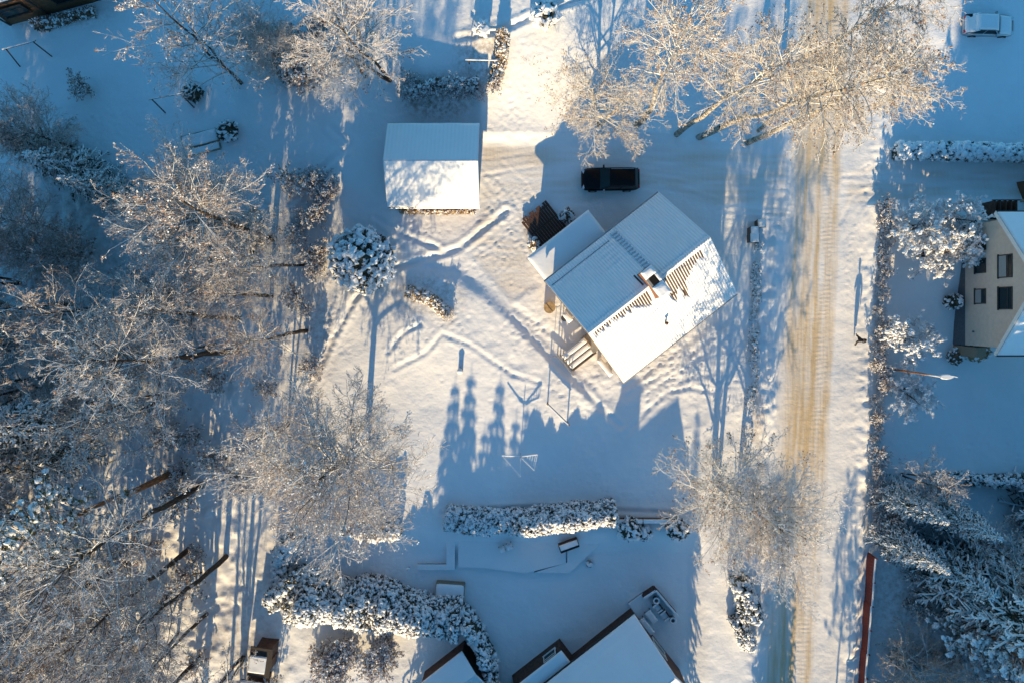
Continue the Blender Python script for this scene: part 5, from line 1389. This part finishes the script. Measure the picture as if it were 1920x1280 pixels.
rf = thing('board_fence', 'red board fence along the road, stepping down panel by panel', 'fence', GP(1622, 1040))
f0 = Vector(G(1626, 1036)); f1 = Vector(G(1606, 1300)); o0 = Vector(G(1622, 1040)); dv = (f1 - f0); L = dv.length; npn = 6; rot = math.atan2(dv.y, dv.x)
for i in range(npn):
    c = f0 + dv * ((i + .5) / npn) - o0; h_ = 1.25 - .03 * i
    off = .04 * (i % 2)
    bm_ = MB(); pn = thing  # panel body with real board grooves
    nbrd = 14
    mb = MB()
    for b in range(nbrd):
        t = (i + (b + .5) / nbrd) / npn; q = f0 + dv * t - o0
        mb.box((q.x + off + (.012 if b % 2 else 0), q.y, h_ / 2), (.03, L / npn / nbrd * .94, h_), rz=rot + PI / 2)
    pn_ = mb.link('panel', M['rwood'], rf)
    mb = MB(); mb.box((c.x + off + .06, c.y, h_ - .2), (.04, L / npn, .1), rz=rot + PI / 2); mb.link('rail', M['rwood'], pn_)
    mb = MB(); mb.box((c.x + off + .02, c.y, h_ + .035), (.12, L / npn, .06), rz=rot + PI / 2); mb.link('panel_snow', M['snow'], pn_)
for i in range(npn + 1):
    q = f0 + dv * (i / npn) - o0
    mb = MB(); mb.box((q.x + .1, q.y, .65), (.1, .1, 1.45)); mb.link('post', M['rwood'], rf)

def build_person(loc, rotz):
    """walking adult, facing +Y, one skinned surface for the clothed body"""
    root = thing('person', 'person in dark winter clothes walking along the snowy roadside', 'person', loc, rotz)
    J = {'pel': (0, 0, .92, .165), 'wai': (0, .01, 1.08, .18), 'che': (0, .03, 1.30, .20), 'neck': (0, .03, 1.47, .06), 'head0': (0, .05, 1.55, .055),
         'shL': (-.18, .03, 1.40, .095), 'shR': (.18, .03, 1.40, .095), 'elL': (-.26, .12, 1.15, .075), 'elR': (.26, -.14, 1.15, .075), 'wrL': (-.22, .32, 1.02, .042), 'wrR': (.23, -.20, .92, .042),
         'haL': (-.21, .39, 1.0, .04), 'haR': (.23, -.2, .85, .04),
         'hiL': (-.09, -.02, .88, .12), 'hiR': (.09, .02, .88, .12), 'knL': (-.1, -.12, .5, .088), 'knR': (.1, .22, .50, .088), 'anL': (-.1, -.42, .16, .052), 'anR': (.1, .33, .1, .052),
         'toL': (-.1, -.32, .04, .045), 'toR': (.1, .52, .06, .045)}
    E = [('pel', 'wai'), ('wai', 'che'), ('che', 'neck'), ('neck', 'head0'), ('che', 'shL'), ('che', 'shR'), ('shL', 'elL'), ('shR', 'elR'), ('elL', 'wrL'), ('elR', 'wrR'), ('wrL', 'haL'), ('wrR', 'haR'),
         ('pel', 'hiL'), ('pel', 'hiR'), ('hiL', 'knL'), ('hiR', 'knR'), ('knL', 'anL'), ('knR', 'anR'), ('anL', 'toL'), ('anR', 'toR')]
    ks = list(J); me = bpy.data.meshes.new('skeleton'); me.from_pydata([J[k][:3] for k in ks], [(ks.index(a), ks.index(b)) for a, b in E], [])
    tmp = bpy.data.objects.new('skeleton', me); COL.objects.link(tmp)
    md = tmp.modifiers.new('s', 'SKIN'); sv = me.skin_vertices[0].data
    for i, k in enumerate(ks): sv[i].radius = (J[k][3], J[k][3] * (.8 if k in ('wai', 'che') else 1)); sv[i].use_root = (k == 'pel')
    tmp.modifiers.new('u', 'SUBSURF').levels = 2; tmp.modifiers['u'].render_levels = 2
    dg = bpy.context.evaluated_depsgraph_get(); dg.update()
    bme = bpy.data.meshes.new_from_object(tmp.evaluated_get(dg)); bpy.data.objects.remove(tmp)
    bme.name = 'body'; bme.materials.clear(); bme.materials.append(M['cloth']); bme.materials.append(M['trous'])
    for p_ in bme.polygons:
        p_.use_smooth = True; p_.material_index = 1 if p_.center.z < .86 else 0
    link('body', bme, root)
    hd = MB(); hd.lathe((0, .06, 1.53), [(.045, 0), (.075, .04), (.088, .1), (.092, .15), (.085, .2), (.05, .245), (.01, .255)], 14); ho = hd.link('head', M['skin'], root, smooth=True)
    MB().tube([(0, .14, 1.66), (0, .18, 1.62)], [.012, .017], 6).link('nose', M['skin'], ho)
    for s in (-1, 1):
        MB().lathe((s * .034, .142, 1.675), [(.004, -.008), (.010, 0), (.004, .008)], 6).link('eye', M['near_black'], ho)
    mb = MB(); mb.box((0, .145, 1.59), (.045, .012, .01)); mb.link('mouth', M['red'], ho)
    MB().lathe((0, .055, 1.67), [(.1, 0), (.105, .04), (.095, .1), (.06, .14), (.02, .155)], 14).link('hat', M['cloth'], root, smooth=True)
    for s, (hx, hy, hz_), dr in ((-1, (-.21, .41, .995), Vector((.02, .6, -.35))), (1, (.23, -.2, .83), Vector((0, .05, -1)))):
        mb = MB(); dr = dr.normalized(); sd = Vector((1, 0, 0)); up_ = dr.cross(sd).normalized(); c = Vector((hx, hy, hz_))
        mb.tube([c - dr * .05, c, c + dr * .05], [.028, .038, .034], 8)
        for i, ln_ in enumerate((.06, .075, .08, .07)):
            b = c + dr * .045 + up_ * ((i - 1.5) * .019); mb.tube([b, b + dr * ln_ * .6, b + dr * ln_ - sd * s * .012], [.011, .010, .007], 6)
        b = c + up_ * .03; mb.tube([b, b + up_ * .03 + dr * .02, b + up_ * .035 + dr * .05], [.012, .011, .008], 6)
        mb.link('glove', M['cloth'], root, smooth=True)
    return root
build_person((*G(1603, 637), Z(1603, 637) + .04), .1)

# ------------------------------------------------------------------ trees: individually placed
def tree(M_, name, label, base, rotz=0, scale=1, lean=(0, 0), frost=.8, group=None, cat='tree'):
    e = Euler((-lean[1], lean[0], 0)).to_matrix() @ Matrix.Rotation(rotz, 3, 'Z')      # lean = (towards +x, towards +y) in radians
    return place(M_, name, label, cat, GP(*base), e.to_euler(), scale, group, frost)
tree(T_round, 'frosted_tree', 'large round frosted tree below the left of the lawn, widest crown in the picture', (690, 826), .3, 1.1, frost=.74)
tree(T_maple, 'frosted_tree', 'reddish frosted tree spreading over the black car', (1122, 238), 1.1, .84, frost=.95)
tree(T_birch, 'birch_tree', 'tall birch with pale trunk rising from the driveway edge beyond the car', (1192, 236), 2.0, .97, frost=.82)
tree(T_birch2, 'birch_tree', 'slim birch leaning right, leftmost of the three birches beside the road', (1268, 253), .4, 1.0, (.05, .0), .82)
tree(T_birch, 'birch_tree', 'birch leaning far right over the road, longest bare trunk', (1311, 258), 4.0, 1.0, (.30, -.06), .82)
tree(T_birch2, 'birch_tree', 'birch leaning across the road just above the drive entrance', (1402, 268), 2.6, 1.02, (.20, -.08), .82)
tree(T_birch, 'birch_tree', 'upper roadside birch whose crown meets the top edge over the road', (1462, 150), 5.3, .86, (.1, 0), .8)
tree(T_birch2, 'birch_tree', 'shorter birch with dark foot between the leaning trunks', (1422, 246), 3.3, .66, (.06, .05), .9)
tree(T_maple, 'birch_tree', 'two stemmed frosted birch reaching over the lower road', (1343, 902), .9, 1.05, frost=1.1)
tree(T_round, 'birch_tree', 'pale frosted birch on the verge, crown over the road ruts', (1385, 925), 2.2, .80, frost=1.15)
tree(T_wood2, 'frosted_tree', 'forked frosted tree at the upper edge, left of the garage', (735, 152), .5, 1.0, frost=.85)
tree(T_wood2, 'frosted_tree', 'second forked frosted tree further left of the garage, pale crown', (685, 150), 3.9, .95, frost=.85)
tree(T_wood2, 'frosted_tree', 'sparse bluish tree by the upper left garden with leaning dark trunk', (448, 156), 2.9, 1.08, (-.04, 0), .7)
tree(T_round, 'frosted_tree', 'low bluish bare tree over the dark spruces at the left edge', (135, 275), 1.9, .55, frost=.6)
tree(T_round, 'frosted_tree', 'low hazy frosted tree beside the dark shrub belt, upper edge', (530, 118), 3.2, .5, frost=.7)
# fruit trees right of the road
for i, (bx, by, s, lab) in enumerate(((1700, 425, 1.15, 'white frosted fruit tree, topmost in the garden of the cream house'), (1752, 410, .95, 'white frosted fruit tree closest to the side driveway'),
                                   (1722, 482, 1.2, 'white frosted fruit tree between the road and the cream gable'), (1782, 478, .8, 'small frosted fruit tree touching the cream house wall'),
                                   (1690, 635, 1.1, 'white frosted fruit tree level with the walking person'), (1690, 728, .95, 'white frosted fruit tree just below the street lamp pole'))):
    tree(T_apple, 'fruit_tree', lab, (bx, by), i * 1.3, s, frost=1.5)
# left wood: front trunks that can be told apart
tree(T_pine, 'pine_tree', 'pine with long orange brown trunk leaning over the lower left wood', (338, 886), 0, 1.05, (-.02, 0), 1)
tree(T_wood, 'frosted_tree', 'dark trunked tree beside the orange pine in the lower left wood', (380, 908), 1.2, 1.15, frost=.8)
tree(T_wood, 'frosted_tree', 'tree with long dark trunk pointing left across the middle of the wood', (446, 658), 4.4, 1.05, (-.05, 0), frost=.8)
tree(T_wood2, 'frosted_tree', 'spreading tree at the upper right edge of the wood, pale twigs', (470, 470), 2.2, 1.05, frost=.85)
tree(T_round, 'frosted_tree', 'broad frosted tree below the raised garden beds', (455, 425), 5.2, .85, frost=.8)
tree(T_wood2, 'frosted_tree', 'tree with a short curved trunk left of the round conifer', (573, 495), .6, .7, (-.2, 0), .75)
r7 = random.Random(5)
spots = []
tries = 0
while len(spots) < 50 and tries < 12000:
    tries += 1
    x, y = r7.uniform(40, 600), r7.uniform(430, 1400)
    if x > 585 - .08 * max(0, y - 500): continue
    if 990 < y and x > 470: continue
    if 140 < x < 520 and 740 < y < 1010: continue
    if x > 420 and 500 < y < 740 and r7.random() < .6: continue
    if x < 470 and y < 500 and x > 90 and y < 420: continue
    if all(math.hypot(x - a, y - b) > 54 for a, b in spots): spots.append((x, y))
for i, (x, y) in enumerate(spots):
    m_ = (T_wood, T_wood2, T_wood, T_wood2, T_wood, T_wood2, T_wood, T_round)[i % 8]
    row = 'upper' if y < 640 else 'middle' if y < 860 else 'lower' if y < 1080 else 'lowest'
    cl = 'along the left picture edge' if x < 190 else 'halfway into the wood' if x < 350 else 'on the garden side'
    lb = {'T': 'bare frosted tree'}['T'] if m_ is T_wood else 'forked bare frosted tree' if m_ is T_wood2 else 'broad crowned frosted tree'
    tree(m_, 'woodland_tree', lb + ' in the ' + row + ' part of the wood, ' + cl, (x, y), r7.uniform(0, 6), r7.uniform(.65, 1.08) * (.75 if m_ is T_round else 1), (r7.uniform(-.06, .06), r7.uniform(-.06, .06)), r7.uniform(.5, .82), 'trees of the left wood')
# trees added out of view for their shade, some inferred from shadows
k = 0
for (x, y, s) in ((-60, 1350, 1.3), (-120, 1100, 1.3), (-90, 800, 1.2), (-150, 620, 1.2), (1660, 1400, .95), (1760, 1450, 1.0), (1850, 1400, 1.4), (1940, 1330, 1.3), (1990, 1150, 1.3), (1425, 1400, .5), (1450, 1440, .55), (1700, 1560, 1.1), (1985, 960, 1.2),
                  (-40, 950, 1.3), (-30, 640, 1.2), (-220, 900, 1.3), (-200, 1300, 1.4), (1262, 1440, .72), (1945, 950, 1.25), (1642, 1342, .92), (1690, 1346, .95), (1732, 1342, .92), (1778, 1352, .95), (1665, 1362, .9), (1712, 1364, .95), (1718, 1430, 1.7)):
    tree(T_spruce, 'spruce_tree', 'tall snowy spruce added outside the picture to cast shade into it', (x, y), k * 1.1, s, group='shade spruces outside the picture'); k += 1
for (x, y, s, lab) in ((1548, 1580, .45, 'young pine on the road verge below the picture'), (1575, 1420, .28, 'small pine on the road verge below the picture')):
    tree(T_pine, 'pine_tree', lab, (x, y), x, s)
for (x, y, s, lab) in ((190, 760, 1.15, 'dark spruce deep in the left wood, upper of two'), (140, 830, 1.1, 'dark spruce deep in the left wood, lower of two')):
    tree(T_spruce, 'spruce_tree', lab, (x, y), x, s)
tree(T_spruce, 'spruce_tree', 'very tall snowy spruce leaning out of the lower right side, left of two', (1785, 1075), .4, 1.45); tree(T_spruce, 'spruce_tree', 'very tall snowy spruce leaning out of the lower right side, right of two', (1842, 1090), 1.9, 1.45)
for i, (x, y, s) in enumerate(((838, 1362, 1.2), (893, 1375, 1.2), (948, 1352, 1.08), (1000, 1345, .95), (868, 1392, 1.05), (808, 1375, 1.18), (925, 1400, 1.12))):
    tree(T_spruce2, 'spruce_tree', 'snowy spruce in the row just below the picture', (x, y), i * 1.1, s, group='spruce row below the picture')
# conifers in the picture
tree(T_spruce2, 'spruce_tree', 'dark snowy spruce at the left edge, upper of the pair', (175, 330), .3, 1.0); tree(T_spruce, 'spruce_tree', 'dark snowy spruce above the left wood, beside the blue lawn', (232, 368), 1.6, .62)
tree(T_spruce2, 'spruce_tree', 'dark bushy spruce low at the far left edge of the blue lawn', (110, 290), 2.6, .9)
tree(T_spruce, 'spruce_tree', 'largest snowy spruce beside the lower road, upper of its row', (1668, 925), .5, .62); tree(T_spruce, 'spruce_tree', 'snowy spruce just behind the upper end of the red fence', (1662, 1000), 1.9, .66)
tree(T_spruce, 'spruce_tree', 'snowy spruce in the lower right garden under the low hedge', (1742, 945), 2.7, .68); tree(T_spruce2, 'spruce_tree', 'shorter snowy spruce among the lower right trees', (1735, 1040), 3.3, 1.1)
tree(T_pineb, 'pine_tree', 'bushy snow flecked pine in the bottom right corner', (1765, 1130), .4, 1.05); tree(T_pineb, 'pine_tree', 'second snow flecked pine against the right bottom edge', (1850, 1180), 2.4, 1.0)
tree(T_wood2, 'frosted_tree', 'bare frosted tree behind the snowy spruces at the lower right', (1795, 985), 1.4, .75, frost=.8); tree(T_wood2, 'frosted_tree', 'bare frosted tree beside the low hedge end at the lower right', (1690, 890), 5.0, .55, frost=.7)
tree(T_maple, 'frosted_tree', 'low bare frosted tree behind the lower part of the red fence', (1680, 1215), 2.0, .7, frost=.6)

# round snowy conifer
def round_bush(label, c, rad, ht, nb, seed, size=.2, name='round_conifer', cat='conifer', fol='fol', group=None):
    r = np.random.default_rng(seed); o = thing(name, label, cat, GP(*c), group=group)
    th = r.uniform(0, 2 * PI, nb); ph = np.arccos(r.uniform(-.15, 1, nb)); rr = (1 + r.normal(0, .07, nb))
    pts = np.stack([rad * np.sin(ph) * np.cos(th) * rr, rad * np.sin(ph) * np.sin(th) * rr, ht * .42 + ht * .58 * np.cos(ph) * rr], 1)
    th2 = r.uniform(0, 2 * PI, nb * 6); ph2 = np.arccos(r.uniform(-.6, 1, nb * 6)); r2 = r.uniform(.6, 1.06, nb * 6)
    lp = np.stack([rad * np.sin(ph2) * np.cos(th2) * r2, rad * np.sin(ph2) * np.sin(th2) * r2, ht * .45 + ht * .55 * np.cos(ph2) * r2], 1)
    lv, lf = leaves(lp, .17, seed)
    cv = ICO_V * (1 + r.normal(0, .06, (len(ICO_V), 1))) * np.array([rad * .86, rad * .86, ht * .47]) + np.array([0, 0, ht * .47])
    link('foliage', mesh_np('foliage', np.concatenate([cv, lv]), [ICO_F, lf + len(cv)], [M[fol]]), o, kind='stuff')
    v, f = blobs(pts, size * r.uniform(.5, 1.3, nb), seed, .7, .35); link('snow_cover', mesh_np('snow_cover', v, f, [M['snow']]), o, kind='stuff')
    MB().tube([(0, 0, -.2), (0, 0, ht * .4)], .12, 6).link('trunk', M['dark'], o)
    return o
round_bush('round dark conifer speckled with snow clumps, left of the yard', (690, 492), 2.35, 4.3, 620, 31)
round_bush('small snowy bush between the porch and the plank deck', (1062, 406), .55, .9, 60, 32, .13, 'shrub', 'bush', 'brown')
round_bush('small brown bush at the sunny corner of the plank deck', (1000, 458), .45, .8, 40, 33, .12, 'shrub', 'bush', 'brown')
round_bush('dark round shrub at the upper corner of the cream house', (1792, 438), .75, 1.3, 60, 34, .12, 'shrub', 'bush')
round_bush('small dark conifer against the middle of the cream gable', (1770, 566), .55, 1.6, 50, 35, .11, 'shrub', 'bush')
round_bush('bush with golden sunlight put into its colour, below the corner of the cream house', (1815, 655), .9, 2.2, 60, 36, .12, 'shrub', 'bush', 'straw')  # straw foliage carries the golden sunlight in its colour
round_bush('low dark bush left of the golden bush by the cream house', (1785, 668), .6, .9, 40, 37, .11, 'shrub', 'bush', 'brown')
round_bush('snow heaped shrub with sunlit cap at the upper edge', (1022, 52), .95, 1.1, 70, 38, .26, 'shrub', 'bush')
round_bush('snowy clump standing alone on the dappled lawn', (905, 75), .5, .7, 30, 39, .22, 'shrub', 'bush')
round_bush('dark snowy shrub behind the sunlit rack in the upper left garden', (367, 178), .75, 1.0, 50, 40, .12, 'shrub', 'bush')
round_bush('dark snowy shrub at the right end of the raised beds', (432, 250), .8, 1.1, 60, 41, .12, 'shrub', 'bush')
round_bush('snow laden shrub standing in the square raised bed', (830, 1128), .35, .9, 30, 42, .14, 'shrub', 'bush')
round_bush('dark snowy shrub at the right end of the sunlit hedge', (1178, 985), .9, 1.6, 90, 43, .15, 'shrub', 'bush'); round_bush('snowy shrub in the gap below the board fence', (1205, 995), .6, 1.0, 50, 44, .15, 'shrub', 'bush')
round_bush('tall snowy shrub under the left side of the road birch', (1265, 985), .85, 1.9, 110, 45, .14, 'shrub', 'bush')

# hedges (ground positions)
hedge('snow heaped hedge with sunlit top across the garden below the lawn', [(838, 968), (900, 976), (985, 972), (1070, 962), (1150, 955)], 1.9, 2.45, 3000, .125, 51, rough=.22, hprof=lambda t: .4 + .6 * sstep(.3, .5, t), cover=.95)
hedge('thick snow laden hedge sweeping across the lower garden, largest hedge', [(540, 1075), (560, 1102), (640, 1120), (720, 1133), (800, 1150), (862, 1156)], 3.5, 3.5, 4200, .135, 52, rough=.3, cover=.8)
hedge('hedge arm running down beside the shed roof at the bottom', [(862, 1140), (890, 1175), (912, 1225), (925, 1290)], 1.1, 2.6, 420, .17, 53)
hedge('snowy hedge arm climbing towards the big round tree', [(536, 1075), (535, 1035), (560, 1000)], 1.3, 2.4, 330, .18, 54)
hedge('low snowy hedge with rusty leaves under the big round tree', [(640, 985), (700, 995), (752, 985)], 1.2, 1.5, 260, .17, 55, 'brown')
hedge('clipped box hedge with a thick snow top by the right side driveway', [(1672, 288), (1760, 288), (1900, 292), (2050, 296)], 1.15, 1.5, 1100, .2, 56, rough=.08, spike=.15, dome=False)
hedge('low dark hedge with sunlit lower edge at the right, above the spruces', [(1735, 893), (1820, 896), (1930, 900)], .9, 1.4, 420, .14, 57)
hedge('leafless brown hedge along the left verge of the road', [(1423, 455), (1417, 520), (1419, 570), (1409, 640), (1412, 700), (1403, 770), (1400, 850)], .75, .5, 760, .085, 58, 'brown', cover=.95, nleaf=1500, core=False, gap=-.12)
hedge('twiggy brown hedge between the right verge and the fruit trees', [(1652, 400), (1650, 520), (1648, 640), (1643, 760), (1632, 860)], .7, .6, 620, .08, 59, 'brown', cover=.8, nleaf=1700, core=False, gap=.0)
hedge('rusty leafed hedge row behind the garage', [(775, 180), (830, 166), (898, 170)], .9, 1.0, 260, .12, 60, 'brown', nleaf=2400)
hedge('sunny brown bushes running up beside the pale slope', [(925, 172), (940, 130), (945, 80)], .9, 1.0, 110, .1, 61, 'straw', nleaf=1500)
hedge('tan dry flower border with snow tufts on the lawn edge', [(765, 545), (810, 562), (842, 590)], .9, .5, 130, .11, 62, 'straw', nleaf=1100)
hedge('dry grass strip under the eave of the garage', [(752, 396), (820, 397), (890, 397)], .4, .35, 60, .07, 63, 'straw', nleaf=900)
hedge('dark shrub belt left of the frosted tree at the upper edge', [(495, 60), (510, 110), (560, 150)], 1.6, 1.8, 260, .13, 64, 'brown', nleaf=2600)
hedge('dark bushes along the foot of the old house, top left', [(75, 52), (120, 40), (180, 24)], .8, .9, 60, .1, 65, 'brown', nleaf=900)
hedge('upper snowy evergreen leaning left of the lower road verge', [(1378, 1075), (1392, 1110), (1400, 1145)], 1.7, 2.3, 330, .15, 66, cat='shrub', name='evergreen_shrub')
hedge('lower pointed snowy evergreen beside the lower road', [(1375, 1150), (1390, 1180), (1400, 1205)], 1.1, 1.7, 220, .13, 67, cat='shrub', name='evergreen_shrub')

# twiggy shrubs
def shrubs(label, group, pts, frost=.55, cols=None):
    ys = sorted(p[1] for p in pts); xs_ = sorted(p[0] for p in pts); n = len(pts)
    for i, (x, y, s) in enumerate(pts):
        q = ('topmost', 'upper', 'lower', 'lowest')[min(3, ys.index(y) * 4 // n)]
        side = 'left' if xs_.index(x) < n / 2 else 'right'
        lab = label + ', ' + q + ' quarter, ' + side + ' half'
        place(T_shrub, 'twiggy_shrub', lab, 'shrub', GP(x, y), (0, 0, i * 1.7), s, group, frost)
rr = random.Random(9)
shrubs('brown twiggy shrub between wood and lawn', 'shrubs at the edge of the wood', [(rr.uniform(555, 620), rr.uniform(330, 720), rr.uniform(.6, 1.1)) for _ in range(22)])
shrubs('undergrowth shrub in the left wood', 'undergrowth of the left wood', [(rr.uniform(20, 520), rr.uniform(430, 1270), rr.uniform(.8, 1.7)) for _ in range(40)], .7)
shrubs('thin shrub along the right verge', 'shrubs on the right verge', [(1655 - (y - 400) * .035 + rr.uniform(-6, 8), y, rr.uniform(.4, .75)) for y in range(390, 1000, 24)], .5)
shrubs('tangled shrub under the lower right trees', 'shrubs of the lower right garden', [(rr.uniform(1660, 1900), rr.uniform(940, 1270), rr.uniform(.6, 1.2)) for _ in range(26)], .6)
shrubs('frosted shrub below the upper edge trees', 'shrubs at the upper edge', [(rr.uniform(520, 640), rr.uniform(60, 170), rr.uniform(.7, 1.3)) for _ in range(14)], .65)
shrubs('rusty shrub in the row behind the garage', 'shrubs behind the garage', [(rr.uniform(760, 945), rr.uniform(150, 185), rr.uniform(.5, .8)) for _ in range(12)], .5)
shrubs('sunlit frosted scrub below the thick hedge', 'scrub below the thick hedge', [(rr.uniform(600, 735), rr.uniform(1205, 1262), rr.uniform(.8, 1.3)) for _ in range(16)], .7)
place(T_shrub, 'twiggy_shrub', 'lone dark twiggy shrub on the blue lawn, upper left', 'shrub', GP(172, 172), (0, 0, .4), 1.0, None, .3)
place(T_shrub, 'twiggy_shrub', 'golden dry shrub at the end of the flower border', 'shrub', GP(843, 590), (0, 0, 2.4), .45, None, .3)
place(T_shrub, 'twiggy_shrub', 'brown shrub beside the big log at the wood edge', 'shrub', GP(560, 340), (0, 0, 1.4), 1.2, None, .5)
